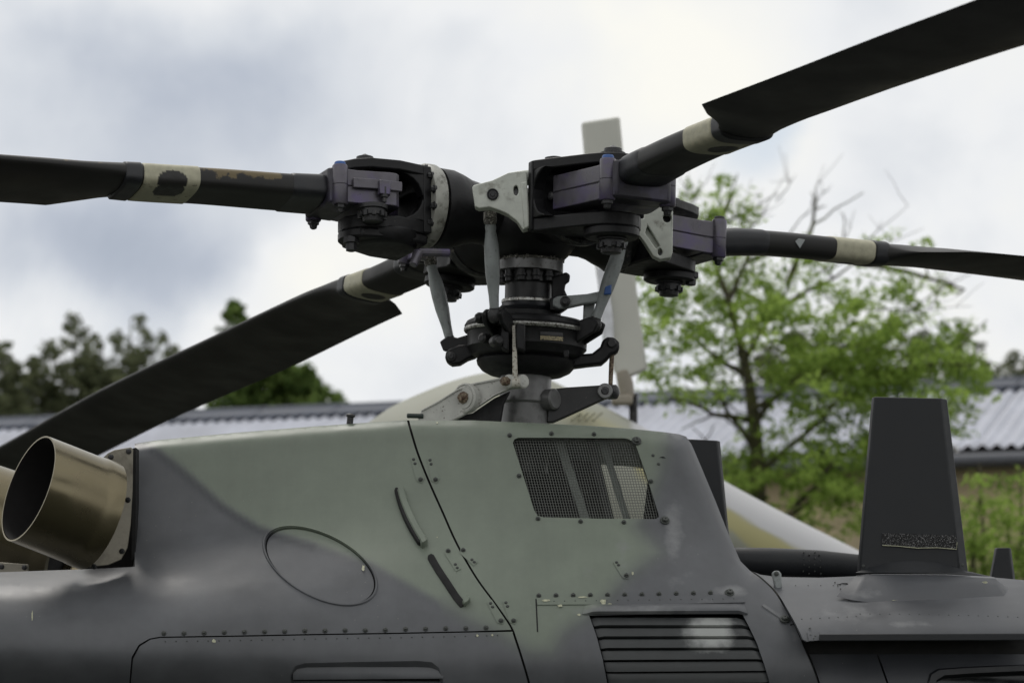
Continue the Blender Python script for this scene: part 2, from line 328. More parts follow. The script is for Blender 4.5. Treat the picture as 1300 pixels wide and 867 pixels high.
# distance of the near side of the fuselage, by photo column and row
COLS = [-80, 0, 165, 300, 450, 550, 650, 750, 850, 950, 1040, 1100, 1330]
ROWS = [520, 560, 600, 640, 680, 720, 760, 800, 840, 910]
TAB = [[7.10, 7.09, 7.07, 7.05, 7.02, 6.97, 6.86, 6.80, 6.80, 6.93]]*2 + [
       [7.10, 7.09, 7.08, 7.06, 7.03, 6.965, 6.865, 6.805, 6.80, 6.92],
       [7.11, 7.10, 7.08, 7.055, 7.01, 6.93, 6.85, 6.80, 6.79, 6.88],
       [7.11, 7.10, 7.07, 7.03, 6.97, 6.90, 6.84, 6.795, 6.78, 6.85],
       [7.11, 7.095, 7.06, 7.02, 6.955, 6.885, 6.83, 6.79, 6.77, 6.80],
       [7.10, 7.085, 7.055, 7.015, 6.955, 6.885, 6.83, 6.79, 6.77, 6.80],
       [7.10, 7.085, 7.055, 7.015, 6.96, 6.89, 6.83, 6.79, 6.77, 6.80],
       [7.12, 7.10, 7.07, 7.035, 6.98, 6.91, 6.845, 6.795, 6.77, 6.80],
       [7.17, 7.15, 7.12, 7.09, 7.04, 6.96, 6.875, 6.81, 6.775, 6.80],
       [7.2, 7.2, 7.17, 7.14, 7.10, 7.02, 6.90, 6.815, 6.78, 6.80],
       [7.2, 7.2, 7.17, 7.14, 7.10, 7.03, 6.91, 6.815, 6.78, 6.80],
       [7.2, 7.2, 7.17, 7.14, 7.10, 7.03, 6.91, 6.815, 6.78, 6.80]]
def hermite(xs, ys, x):
    x = min(max(x, xs[0]), xs[-1]-1e-6)
    i = max(k for k in range(len(xs)-1) if xs[k] <= x)
    h = xs[i+1]-xs[i]; t = (x-xs[i])/h
    def sl(k):
        if k <= 0: return (ys[1]-ys[0])/(xs[1]-xs[0])
        if k >= len(xs)-1: return (ys[-1]-ys[-2])/(xs[-1]-xs[-2])
        a = (ys[k]-ys[k-1])/(xs[k]-xs[k-1]); b = (ys[k+1]-ys[k])/(xs[k+1]-xs[k])
        return .5*(a+b)
    m0, m1 = sl(i)*h, sl(i+1)*h
    return ((2*t**3-3*t*t+1)*ys[i] + (t**3-2*t*t+t)*m0 + (-2*t**3+3*t*t)*ys[i+1] + (t**3-t*t)*m1)
TOP = [(171, 563), (200, 558.5), (300, 549), (400, 541), (470, 536), (515, 533.5), (600, 533.5), (680, 537), (750, 540.5), (800, 544), (840, 548), (862, 551)]
NOSE = [(862, 551), (871, 554), (878, 564), (890, 592), (908, 635), (925, 678), (940, 712), (952, 724)]
SHOULD = [(-60, 727), (0, 726), (100, 722.5), (165, 719.5), (171, 719)]
def rolled(d, rpx, rad):
    if d >= rpx: return 0
    t = 1-max(d, 0)/rpx
    return rad*t**3
def DS(x, y):                              # smooth skin without rolled edges
    i = max(k for k in range(len(COLS)-1) if COLS[k] <= min(max(x, COLS[0]), COLS[-1]-1e-6))
    ks = range(max(0, i-1), min(len(COLS), i+3))
    return hermite([COLS[k] for k in ks], [hermite(ROWS, TAB[k], y) for k in ks], x)
def D(x, y):
    d = DS(x, y)
    if y < 620 and x > 165: d += rolled(segdist((x, y), TOP), 22, .04)
    if x > 820 and y < 740: d += rolled(segdist((x, y), NOSE), 24, .05)
    if x < 178 and y > 700: d += rolled(segdist((x, y), SHOULD), 40, .10)*smooth(176, 120, x)
    return d
def DR(x, y):                              # cabin roof on the right
    return hermite([700, 727, 742, 760, 780, 806, 840, 900], [7.30, 7.10, 6.985, 6.885, 6.80, 6.735, 6.70, 6.70], y) + .00004*(x-1100)*0
def DP(x, y): return hermite([790, 830, 870, 910], [6.87, 6.83, 6.80, 6.81], y)
def normal(Df, x, y):
    a = at(x+1, y, Df(x+1, y)) - at(x-1, y, Df(x-1, y)); b = at(x, y-1, Df(x, y-1)) - at(x, y+1, Df(x, y+1))
    return a.cross(b).normalized()         # points to the viewer's side
def on(x, y, up=0, Df=None):
    Df = Df or D; return at(x, y, Df(x, y)) + normal(Df, x, y)*up
GREEN = [(171, 520), (176, 557), (205, 572), (240, 600), (285, 640), (330, 668), (400, 688), (470, 713), (540, 752), (600, 786), (640, 806), (672, 826), (700, 826), (715, 800), (760, 772), (790, 735),
         (835, 700), (808, 668), (822, 640), (838, 600), (846, 560), (850, 500)]
def paint_attrs(pts):
    A = {'green': [], 'scuff': [], 'dark': []}
    for x, y in pts:
        s = segdist((x, y), GREEN[1:-1]); ins = inside((x, y), GREEN + [(171, 480)])
        w = 7 if x < 560 else 20
        A['green'].append(smooth(-w, w, s if ins else -s))
        sc = 0
        for cx, cy, rx, ry, v in ((790, 700, 18, 30, .55), (855, 672, 12, 40, .9), (870, 735, 30, 20, .5), (700, 786, 60, 10, .4), (800, 778, 90, 8, .9), (930, 750, 25, 8, 1), (985, 785, 14, 12, .9),
                                  (1090, 752, 40, 10, .8), (1080, 780, 50, 14, .9), (1160, 792, 40, 6, .9), (1050, 770, 30, 14, .6), (1130, 742, 50, 8, .7), (1210, 745, 50, 6, .5), (1010, 800, 10, 20, .7), (750, 735, 20, 40, .35)):
            d = ((x-cx)/rx)**2 + ((y-cy)/ry)**2
            sc = max(sc, (v if x < 960 else v*.7)*math.exp(-d*.8))
        A['scuff'].append(sc)
        A['dark'].append(.75*smooth(9, 0, abs(s-6) if not ins else s+6)*(1 if 190 < x < 400 else .25) + (.75*smooth(1000, 1100, x)*smooth(790, 815, y) + .25*smooth(1000, 1100, x)) + .35*smooth(870, 930, x)*smooth(760, 700, y))  # camouflage edge, roof and nose darker; under-gutter shade painted into the door colour
    return A
def panel(name, out, holes=(), m='paint', parent=None, Df=None, step=6, lip=.018, nolip=(), extra=(), offs=0, attrs=True, deck=None):
    """a skin panel: constrained triangulation of its outline on the fuselage surface, with a folded-in edge"""
    Df = Df or D
    o = dense(list(out), 4); hs = [dense(list(h), 3) for h in holes]
    pts = list(o); ed = [(i, (i+1) % len(o)) for i in range(len(o))]
    for h in hs:
        n = len(pts); pts += h; ed += [(n+i, n+(i+1) % len(h)) for i in range(len(h))]
    xs = [p[0] for p in o]; ys = [p[1] for p in o]
    border = np.array(pts)
    def ok(q, mind):
        if not inside(q, o) or any(inside(q, h) for h in hs): return False
        return ((border-np.array(q))**2).sum(1).min() > mind*mind
    for q in extra:
        if ok(q, 1.2): pts.append(q)
    border2 = np.array(pts)
    r = 0; y = min(ys)
    while y < max(ys):
        x = min(xs) + (step/2 if r % 2 else 0)
        while x < max(xs):
            if ok((x, y), step*.55) and ((border2-np.array((x, y)))**2).sum(1).min() > (step*.5)**2: pts.append((x, y))
            x += step
        y += step*.87; r += 1
    res = geometry.delaunay_2d_cdt([V(p) for p in pts], ed, [], 0, 1e-4)
    vs = [(p.x, p.y) for p in res[0]]
    mb = MB()
    fs = [tuple(f) for f in res[2] if (lambda c: inside(c, o) and not any(inside(c, h) for h in hs))((sum(vs[i][0] for i in f)/3, sum(vs[i][1] for i in f)/3))]
    mb.v = [at(x, y, Df(x, y)) + (normal(Df, x, y)*offs if offs else V((0, 0, 0))) for x, y in vs]; mb.f = fs
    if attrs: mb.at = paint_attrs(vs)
    key = {}
    for i, p in enumerate(vs): key[(round(p[0], 2), round(p[1], 2))] = i
    for lp in [o]+hs:
        idx = [key.get((round(p[0], 2), round(p[1], 2))) for p in lp]
        for a, b, pa, pb in zip(idx, idx[1:]+idx[:1], lp, lp[1:]+lp[:1]):
            if a is None or b is None: continue
            mid = ((pa[0]+pb[0])/2, (pa[1]+pb[1])/2)
            if any(segdist(mid, e) < 1.5 for e in nolip): continue
            n = len(mb.v); q = V((0, lip, 0))
            mb.v += [mb.v[a].copy(), mb.v[b].copy(), mb.v[a]+q, mb.v[b]+q]; mb.f.append((n, n+1, n+3, n+2))
            for k in mb.at: mb.at[k] += [mb.at[k][a], mb.at[k][b], mb.at[k][a], mb.at[k][b]]
    if deck:
        d = dense(deck, 4, False); base = [at(x, y, Df(x, y)) for x, y in d]
        n = len(mb.v)
        offr = [V((0, 0, 0)), V((0, .03, -.001)), V((0, .25, -.02)), V((0, .50, -.03))] + ([V((0, .56, -.08)), V((0, .62, -.35))] if name[0] == 'r' else [V((0, .56, -.036))])
        for q in offr: mb.v += [p+q for p in base]
        for i in range(len(offr)-1):
            for j in range(len(base)-1): mb.f.append((n+i*len(base)+j, n+i*len(base)+j+1, n+(i+1)*len(base)+j+1, n+(i+1)*len(base)+j))
        aa = paint_attrs(d)
        for k in mb.at: mb.at[k] += aa[k]*len(offr)
    me = bpy.data.meshes.new(name); me.from_pydata([tuple(p) for p in mb.v], [], mb.f)
    me.polygons.foreach_set('use_smooth', [True]*len(me.polygons))
    for k, a in mb.at.items():
        x = me.attributes.new(k, 'FLOAT', 'POINT'); x.data.foreach_set('value', [float(z) for z in a])
    me.materials.append(M[m]); bm = bmesh.new(); bm.from_mesh(me)
    if deck: bmesh.ops.remove_doubles(bm, verts=[v for v in bm.verts if v.link_faces], dist=2e-5)
    for f in bm.faces:
        if f.normal.y > .05: f.normal_flip()
    bm.to_mesh(me); bm.free(); me.set_sharp_from_angle(angle=R(50))
    return link(name, me, parent)
def near(curve, ds=(1.5, 3.5, 6, 9, 13, 18, 24), side=1):
    """extra points alongside an edge that rolls over"""
    out = []
    c = dense(curve, 5, False)
    for a, b in zip(c, c[1:]):
        dx, dy = b[0]-a[0], b[1]-a[1]; l = math.hypot(dx, dy) or 1
        out += [(a[0]-dy/l*k*side, a[1]+dx/l*k*side) for k in ds]
    return out

SEAM1 = spl([(518, 533.5), (522, 548), (531, 577), (545, 612), (562, 650), (580, 690), (604, 732), (628, 765), (648, 794), (655, 812), (664, 840), (672, 868), (678, 895)], 4)
SEAM2 = spl([(953, 724), (968, 735), (985, 752), (1000, 776), (1013, 800), (1022, 822), (1032, 845), (1040, 868), (1047, 895)], 4)
RIV = [(203, 808.5), (300, 807), (400, 805), (500, 803.5), (600, 801.5), (650, 800)]
g = 1.45
# oval hatch in the rear cowl
def oval(k=1.0, dx=0, dy=0):
    c, s = math.cos(R(27)), math.sin(R(27))
    return [(406+dx+c*76*k*math.cos(a)-s*39*k*math.sin(a)*(1+.12*math.cos(a)), 718+dy+s*76*k*math.cos(a)+c*39*k*math.sin(a)) for a in [2*math.pi*i/72 for i in range(72)]]
rear_out = [(171, 719), (171, 563)] + TOP[1:6] + [(x-g, y) for x, y in SEAM1 if y < 799.5] + [(648, 799)] + [(x, y-.8) for x, y in reversed(RIV[:-1])] + \
           [(190, 810), (176, 818), (167, 834), (164, 868), (163, 895), (-60, 895)] + SHOULD[:-1]
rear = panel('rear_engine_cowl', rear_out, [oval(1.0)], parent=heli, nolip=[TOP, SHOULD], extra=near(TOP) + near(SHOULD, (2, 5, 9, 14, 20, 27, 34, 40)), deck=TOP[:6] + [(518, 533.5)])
# the low shoulder carries on behind the exhausts
mb = MB(); d = dense(SHOULD, 10, False)
mb.loops([[at(x, y, D(x, y)) + V((0, o, z)) for x, y in d] for o, z in ((0, 0), (.04, .0), (.5, -.02), (1.1, -.1))], False, False)
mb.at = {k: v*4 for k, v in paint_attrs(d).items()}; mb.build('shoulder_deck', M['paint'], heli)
panel('access_hatch', oval(.972), parent=rear, offs=-.003, lip=.012)
mb = MB()
ro, ri = oval(1.05), oval(1.005)
mb.loops([[on(x, y, .0003) for x, y in ro], [on(x, y, .0035) for x, y in oval(1.035)], [on(x, y, .004) for x, y in oval(1.012)], [on(x, y, -.008) for x, y in ri]], True, False)
mb.at = {k: v for k, v in paint_attrs(ro+ro+ro+ro).items()}; mb.build('hatch_rim', M['paint'], rear)
side_out = [(x, y+.9) for x, y in RIV[:-1]] + [(651, 801.5)] + [(x-g, y) for x, y in SEAM1 if y > 802] + [(165.5, 895), (166, 868), (169, 836), (177.5, 820), (191, 811.5)]
DOORREC = [(369, 895), (369, 856), (375, 845), (386, 841.5), (440, 840), (530, 838.5), (548, 840), (557, 847), (564, 868), (570, 895)]
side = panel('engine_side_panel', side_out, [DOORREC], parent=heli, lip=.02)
# shallow recess with a lifted flap in the side panel
mb = MB()
mb.loops([[on(x, y, .001) for x, y in DOORREC], [on(467+(x-467)*.99, 870+(y-870)*.93, -.002) for x, y in DOORREC], [on(467+(x-467)*.97, 874+(y-870)*.84, -.011) for x, y in DOORREC]], False, False)
mb.at = paint_attrs(DOORREC*3); mb.build('recess_rim', M['paint'], side)
def strip(name, rows, x0, x1, m):
    xs = [x0+(x1-x0)*i/24 for i in range(25)]; mb = MB(); mb.loops([[on(x, y-.02*(x-465)*.4, u) for x in xs] for y, u in rows], False, False)
    if m == 'paint': mb.at = paint_attrs([(470, 870)]*len(mb.v))
    mb.build(name, M[m], side)
strip('recess_flap', [(838, -.016), (846, -.011), (853, -.004), (859, .001), (861.5, .001), (862.5, -.005)], 372, 563, 'paint')
strip('recess_slot', [(855, -.016), (869, -.016)], 368, 568, 'black'); strip('recess_floor', [(866.5, -.012), (867.5, -.007), (880, -.005), (896, -.006)], 366, 572, 'paint')
# intake cowl with the screen window and the louvre opening
WIN = [(651, 562), (653, 557.5), (658, 555.5)] + [(700, 555.5), (760, 556)] + arc(790, 572, 19, 280, 335, 6, 16) + [(809, 570), (820, 601), (836, 652), (836.5, 656), (832, 658.5), (760, 658), (690, 656.5), (682, 654), (678, 647)]
LOUV = [(748, 781), (800, 780), (870, 779), (938, 778.5), (943, 780), (951, 795), (961, 816), (970, 842), (976, 862), (982, 897), (777, 897), (770, 862), (765, 836), (757, 806)]
in_out = [(x+g, y) for x, y in reversed(SEAM1)] + [(520, 533.5)] + TOP[6:] + NOSE[1:] + [(x-g, y) for x, y in SEAM2[1:]]
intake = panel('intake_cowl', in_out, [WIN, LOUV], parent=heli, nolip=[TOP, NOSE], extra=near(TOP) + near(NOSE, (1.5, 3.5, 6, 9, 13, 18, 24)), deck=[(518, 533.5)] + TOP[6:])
# front face of the intake cowl going back
mb = MB(); c = dense(NOSE, 6, False)
rings = [[at(x, y, D(x, y)) + V((dx, o, 0)) for x, y in c] for o, dx in ((0, 0), (.02, .0), (.2, -.03), (.45, -.05))]
mb.loops(rings, False, False); aa = paint_attrs(c); mb.at = {k: v*4 for k, v in aa.items()}; mb.build('intake_front_face', M['paint'], heli)
# raised louvre hood and ruled strip over the louvres
mb = MB(); hx = list(range(742, 951, 6))
hood = lambda y, u: [on(x+(y-771)*.35*(-1 if x < 845 else 1)*abs(x-845)/105, y, u*min(1, smooth(742, 760, x)+.15)*min(1, smooth(950, 930, x)+.15)) for x in hx]
mb.loops([hood(766, .0005), hood(769, .006), hood(773, .011), hood(777, .014), hood(779.5, .013), hood(780.5, .004)], False, False)
mb.at = paint_attrs([(x, y) for y in (766, 769, 773, 777, 779, 780) for x in hx]); mb.build('louvre_hood', M['paint'], intake)
STRIP = [(681, 759), (760, 758), (860, 756.5), (938, 755), (945, 758), (946, 765), (860, 767), (760, 767.5), (682, 768)]
panel('riveted_strip', STRIP, parent=intake, offs=.0022, lip=.002, step=5)
mb = MB()
for (ax, ay), (bx, by) in (((680.5, 760), (682.5, 802)),):
    mb.loops([[on(ax+(bx-ax)*i/9+o, ay+(by-ay)*i/9, u) for i in range(10)] for o, u in ((-.9, .0004), (0, .0012), (.9, .0004))], False, False)
mb.build('panel_step', M['black'], intake)

# louvre slats
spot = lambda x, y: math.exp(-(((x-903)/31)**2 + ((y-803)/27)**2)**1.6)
ys = [781.5, 795, 809, 823.5, 838.5, 853.5, 868.5, 883.5]
LX = lambda y: lerp_tab([(781, 749), (806, 758.5), (836, 766), (862, 771.5), (897, 778)], y)
RX = lambda y: lerp_tab([(781, 943), (795, 950.5), (816, 960.5), (842, 969.5), (862, 975.5), (897, 981.5)], y)
for i in range(len(ys)-1):
    y0, y1 = ys[i], ys[i+1]; mb = MB(); sec = []
    for q in range(25):
        t = q/24; x0 = LX(y0)+(RX(y0)-LX(y0))*t; x1 = LX(y1)+(RX(y1)-LX(y1))*t; tl = -1.2*(i/6)*(t-.5)*2
        e = .4 if q in (0, 24) else 1
        ym = y0+(y1-y0)*.38; xm = x0+(x1-x0)*.38; dp = -.006 if q in (0, 24) else 0; tl -= 1
        sec.append([on(x0, y0+1.2+tl, -.010+dp), on(x0, y0+1.7+tl, -.0045+dp), on(xm, ym-1.5+tl, -.0015+dp), on(x0*.3+x1*.7, y0*.3+y1*.7+tl, -.0005+dp), on(x1, y1-.9+tl, .0005+dp), on(x1, y1-.2+tl, -.004+dp), on(x1, y1-1+tl, -.02), on(x0, y0+4+tl, -.02)])
    mb.loops(sec)
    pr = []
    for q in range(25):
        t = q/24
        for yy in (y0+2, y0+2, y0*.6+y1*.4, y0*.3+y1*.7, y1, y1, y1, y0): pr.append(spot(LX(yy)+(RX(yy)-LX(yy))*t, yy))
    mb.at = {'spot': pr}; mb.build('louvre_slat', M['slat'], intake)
mb = MB(); mb.loops([[on(x, y, -.045) for x in range(738, 994, 12)] for y in (745, 770, 800, 830, 860, 900)], False, False); mb.build("louvre_back", M['black'], intake)

# dark inner structure seen through the gaps
core = [(169, 719)] + [(174, 566)] + [(x, y+2.2) for x, y in TOP[1:]] + [(x-3, y) for x, y in NOSE[1:]] + [(x, y) for x, y in SEAM2[1:]] + [(1060, 897), (-58, 897), (-58, 732), (0, 731), (100, 727)]
WINB = [(845+(x-745)*1.07-100, 607+(y-607)*1.12) for x, y in WIN]
panel('inner_frame', core, [WINB, [(362, 834), (580, 834), (590, 896.5), (362, 896.5)], [(735, 770), (955, 768), (998, 896.5), (760, 896.5)]], 'black', heli, lambda x, y: D(x, y)+.016, 9, lip=.01, attrs=False)

# screen: wires in two directions, frame strip behind the edge
mb = MB(); lean = .236
def wl(a, b): return inside(a, WINB) or inside(b, WINB)
for i in range(77):
    xt = 610 + i*3.4; n = 9; prev = None; pts = [(xt+lean*0+(y-550)*lean*1.02, y) for y in np.linspace(550, 664, 20)]
    run = [p for p in pts if inside(p, WINB)]
    if len(run) > 1: mb.tube([on(x, y, -.012+.0006*(k % 2)) for k, (x, y) in enumerate(run)], .00088, 4)
for j in range(35):
    y = 551 + j*3.35; pts = [(x, y) for x in np.linspace(635, 850, 30)]; run = [p for p in pts if inside(p, WINB)]
    if len(run) > 1: mb.tube([on(x, y, -.0125) for x, y in run], .00088, 4)
tag(mb.build('wire_mesh', M['wire'], intake), kind='stuff')
# inner struts behind the screen
for (a, b, w, Y, m) in (((700, 548), (739, 664), 12, 7.16, 'strut'), ((742, 548), (770, 664), 11, 7.20, 'hubgrey'), ((757, 548), (793, 664), 9, 7.17, 'strut')):
    MB().prism([at(a[0], a[1], Y), at(a[0]+w, a[1], Y), at(b[0]+w, b[1], Y), at(b[0], b[1], Y)], (0, 0, 0), (0, .012, 0)).build('inner_strut', M[m], intake, bevel=.002)
# far side of the intake bay, open towards the back
OPEN = [(753, 594), (757, 587), (806, 574), (815, 590), (822, 612), (816, 664), (782, 664)]
res = geometry.delaunay_2d_cdt([V(p) for p in [(560, 560), (858, 560), (895, 650), (905, 720), (560, 720)] + OPEN], [(i, (i+1) % 5) for i in range(5)] + [(5+i, 5+(i+1) % 7) for i in range(7)], [], 0, 1e-4)
mb = MB()
for f in res[2]:
    c = sum((res[0][i] for i in f), V((0, 0)))/3
    if not inside((c.x, c.y), OPEN): mb.add([at(res[0][i].x, res[0][i].y, 7.66) for i in f], [(0, 1, 2)])
mb.build('far_bay_wall', M['hubgrey'], heli)

# cabin roof on the right
ROOFTOP = [(953, 724), (965, 729), (985, 732), (1040, 733), (1066, 732), (1090, 731), (1180, 731), (1265, 733), (1310, 737)]
roof_out = ROOFTOP + [(1310, 806), (1040, 806), (1038, 813), (1024.5, 814)] + [(x+g, y) for x, y in reversed(SEAM2) if 724.5 < y < 812]
roof = panel('cabin_roof', roof_out, parent=heli, Df=DR, nolip=[ROOFTOP], lip=.03)
mb = MB(); d = dense(ROOFTOP, 10, False)
mb.loops([[at(x, y, DR(x, y)) + V((0, o, z)) for x, y in d] for o, z in ((0, 0), (.05, .001), (.35, .012), (.7, -.03), (.95, -.2))], False, False)
mb.at = {k: v*5 for k, v in paint_attrs(d).items()}; mb.build('roof_deck', M['paint'], heli)
# gutter rail, corner plate, and the door panels under it
mb = MB(); mb.prism([at(1040, 804.5, 6.715), at(1040, 813.5, 6.715), at(1040, 813.5, 6.74), at(1040, 804.5, 6.75)], (0, 0, 0), at(1310, 803.5, 6.715)-at(1040, 804.5, 6.715)); mb.build('rain_gutter', M['fin'], roof, bevel=.002)
panel('corner_plate', [(1024.5, 803), (1040, 802.5), (1040, 813.5), (1026.5, 814)], parent=roof, Df=DR, offs=.003, lip=.003, step=4)
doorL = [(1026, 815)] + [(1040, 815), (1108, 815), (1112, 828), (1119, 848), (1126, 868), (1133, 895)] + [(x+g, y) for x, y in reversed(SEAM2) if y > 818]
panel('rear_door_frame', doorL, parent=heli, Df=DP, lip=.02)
DWIN = [(1178, 895), (1177, 866), (1180, 855), (1190, 849), (1225, 846.5), (1310, 843), (1310, 895)]
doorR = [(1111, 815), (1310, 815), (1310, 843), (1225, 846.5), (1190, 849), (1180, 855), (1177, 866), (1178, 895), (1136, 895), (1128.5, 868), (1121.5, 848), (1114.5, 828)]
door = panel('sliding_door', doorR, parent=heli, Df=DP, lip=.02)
mb = MB(); inn = [(x*1+9 if x < 1300 else x, y+8 if y < 890 else y) for x, y in DWIN]
mb.loops([[on(x, y, .002, DP) for x, y in DWIN], [on(x, y, .006, DP) for x, y in [(x+2 if x < 1300 else x, y+2.5 if y < 890 else y) for x, y in DWIN]], [on(x, y, .002, DP) for x, y in inn], [on(x, y, -.02, DP) for x, y in inn]], False, False)
mb.build('window_seal', M['rubber'], door)
mb = MB(); mb.loops([[on(x, y, -.018, DP) for x in range(1170, 1311, 10)] for y in (845, 870, 897)], False, False); mb.build('door_window', mat('dark_door_glass', (.006, .007, .008), .08), door)
mb = MB(); mb.loops([[at(x, y, 6.83) for x in range(1010, 1315, 12)] for y in (800, 830, 900)], False, False); mb.build('door_shadow_sheet', M['black'], heli)  # black sheet at the doors, standing in for the shadow under the gutter
# antenna mound
MND = [([(1062, 757), (1085, 762), (1110, 765), (1200, 771), (1285, 777.5), (1306, 779)], 6.865), ([(1067, 751), (1087, 755), (1111, 757), (1200, 762), (1284, 770), (1304, 775)], 6.880), ([(1079, 739), (1094, 738), (1112, 738), (1200, 740), (1266, 744), (1301, 766)], 6.925),
       ([(1084, 733), (1097, 731.5), (1114, 731), (1200, 731.5), (1264, 734.5), (1299, 762)], 6.95), ([(1087, 730.5), (1098, 729.5), (1115, 729), (1200, 729.5), (1262, 732.5), (1298, 760)], 6.99), ([(1090, 730), (1099, 729), (1115, 728.5), (1200, 729), (1260, 732), (1296, 759)], 7.25)]
mb = MB(); rings = []
for k, (pl_, Y) in enumerate(MND):
    c = dense(pl_, 7, False) if k == 0 else None
    row = []
    for i in range(5):
        for t in [j/6 for j in range(6)] + ([1] if i == 4 else []):
            e = .012*(max(0, 1-i-t) + max(0, i+t-4)) if k < 5 else 0
            row.append(at(pl_[i][0]+(pl_[i+1][0]-pl_[i][0])*t, pl_[i][1]+(pl_[i+1][1]-pl_[i][1])*t, Y+e))
    rings.append(row)
mb.loops(rings, False, False); mb.at = paint_attrs([(650+p.x/p.y*F, HZ-(p.z-CZ)/p.y*F) for r in rings for p in r]); mb.at['dark'] = [.6]*len(mb.v)
mound = mb.build('antenna_mound', M['paint'], heli, ang=48)
# black wire-cutter blades / antenna fins
def fin(name, b0, b1, t0, t1, Y, th, ch, label=None):
    mb = MB(); rings = []
    for (l, r) in ((b0, b1), (t0, t1)):
        a = at(l[0], l[1], Y); c = at(r[0], r[1], Y); f = ch*(c.x-a.x)
        rings.append([a+V((th*.12, 0, 0)), c+V((-f, 0, 0)), c+V((0, th*.5, 0)), c+V((-f, th, 0)), a+V((th*.12, th, 0)), a+V((0, th*.5, 0))])
    mb.loops(rings); o = mb.build(name, M['fin'], heli, bevel=.003); return o
f1 = fin('antenna_fin', (1089, 726), (1231, 726), (1108, 503.5), (1204, 505.5), 7.02, .035, .09)
MB().prism([at(1120, 676.5, 7.0165), at(1160, 677.5, 7.0165), at(1214, 679.5, 7.0165), at(1214.5, 696.5, 7.0165), at(1190, 695, 7.0165), at(1165, 695.5, 7.0165), at(1120, 692, 7.0165)], (0, 0, 0), (0, .003, 0)).build('tape_strip', M['velcro'], f1)
mb = MB(); mb.loops([[at(1086+k*146/20, 726.5-o*1.5*(1-(k/10-1)**2)+0, Y) for k in range(21)] for o, Y in ((0, 6.99), (5, 7.005), (10, 7.018))], False, False); mb.build('fin_fillet', M['fin'], f1)
fin('antenna_fin', (900, 712), (929, 704), (868, 557), (915, 559), 7.62, .03, .1)
fin('antenna_fin', (1255, 745), (1292, 745), (1264, 695), (1285, 695), 7.75, .03, .15)
# black horizontal duct behind the roof
mb = MB(); mb.tube([at(910, 714, 7.45), at(930, 712, 7.45), at(980, 713.5, 7.45), at(1040, 716, 7.45), at(1095, 720.5, 7.45), at(1200, 735, 7.45), at(1310, 760, 7.45)], [.030, .034, .036, .035, .032, .032, .032], 20)
duct = mb.build('roof_duct', M['fin'], heli, ang=60)
# fasteners ------------------------------------------------------
def bolt_mesh(name, r, h, m, hexa=True):
    mb = MB(); mb.lathe((0, 0, 0), (0, 0, 1), [(r*1.35, 0), (r*1.35, h*.3), (r*1.25, h*.4), (r, h*.42)], 14, True)
    mb.lathe((0, 0, 0), (0, 0, 1), [(r*.95, h*.3), (r*.95, h*.85), (r*.75, h), (r*.25, h*1.0), (r*.2, h*.8)], 6 if hexa else 14, True)
    return mb.mesh(name, M[m], 30)
FB = bolt_mesh('fastener_mesh', .0042, .0065, 'paint2'); RB = bolt_mesh('rivet_mesh', .0028, .003, 'paint2', False); BB = bolt_mesh('latch_mesh', .0085, .010, 'paint2')
def place(name, me, p, n, parent, roll=0):
    q = V(n).to_track_quat('Z', 'Y').to_matrix().to_4x4()
    return link(name, me, parent, Matrix.Translation(p) @ q @ Matrix.Rotation(roll, 4, 'Z'))
def fas(x, y, parent, me=None, Df=None, up=0, name='fastener'):
    return place(name, me or FB, on(x, y, up, Df), normal(Df or D, x, y), parent, random.random()*6)
for i in range(17):
    x = 208 + i*(617-208)/16; fas(x, lerp_tab(RIV, x)-4.6+random.uniform(-.4, .4), rear)
for i in range(11): x = 684 + i*(902-684)/10; fas(x, lerp_tab([(684, 756), (800, 754.8), (902, 752.5)], x), intake)
for x, y in ((647, 552.5), (700, 550.5), (754, 551.5), (659, 604), (826, 611), (683, 658.5), (737, 662), (792, 663)): fas(x, y, intake)
for x, y in ((808, 560), (844, 661)): fas(x, y, intake, BB, name='latch')
fas(926, 753, intake, BB, name='latch')
for x, y in ((829, 578), (836, 589)): fas(x, y, intake, RB)
def rivets(name, pts, parent, Df=None, s=.0016, up=0):
    mb = MB()
    for x, y in pts:
        p = on(x, y, up, Df); n = normal(Df or D, x, y)
        mb.lathe(p-n*.001, n, [(s*1.2, 0), (s*1.1, .0012), (s*.5, .0022)], 8)
    return tag(mb.build(name, M['paint2'], parent), kind='stuff')
rivets('rivet_row', [(210+i*13.6, lerp_tab(RIV, 210+i*13.6)+5.5) for i in range(32)], side)
rivets('rivet_row', [(690+i*13.4, lerp_tab([(690, 763.5), (930, 760.5)], 690+i*13.4)) for i in range(19)], intake, up=.0022, s=.0013)
rivets('rivet_row', [(1018+i*11.5, lerp_tab([(1018, 785.5), (1090, 782)], 1018+i*11.5)) for i in range(7)] + [(1092+i*12.5, 779+4*(i/16)**2) for i in range(17)] + [(1010+i*16, 743) for i in range(4)], roof, DR)
rivets('rivet_row', [(1060+i*3.5, 740+i*4) for i in range(6)] + [(1100+i*9.5, lerp_tab([(1100, 761.5), (1300, 778.5)], 1100+i*9.5)) for i in range(22)], roof, lambda x, y: 6.882-.0006*(y-760) if y > 758 else DR(x, y), up=.002)
rivets('rivet_row', [(1029, 806.5), (1035, 808), (1028, 798), (1033, 811)], roof, DR, s=.0022, up=.003)
rivets('rivet_row', [(1032, 845), (1036, 857), (1044, 868)], heli, DP)
mb = MB()
for x, y in [(1020+random.uniform(-1, 1)+a*7, 697+b*8+(a % 2)*3) for a in range(4) for b in range(4)]:
    mb.lathe(at(x, y+4, 7.418), (0, -1, .3), [(.0018, -.004), (.0018, .0025), (.001, .0035)], 8)
tag(mb.build('rivet_row', M['paint2'], duct), kind='stuff')
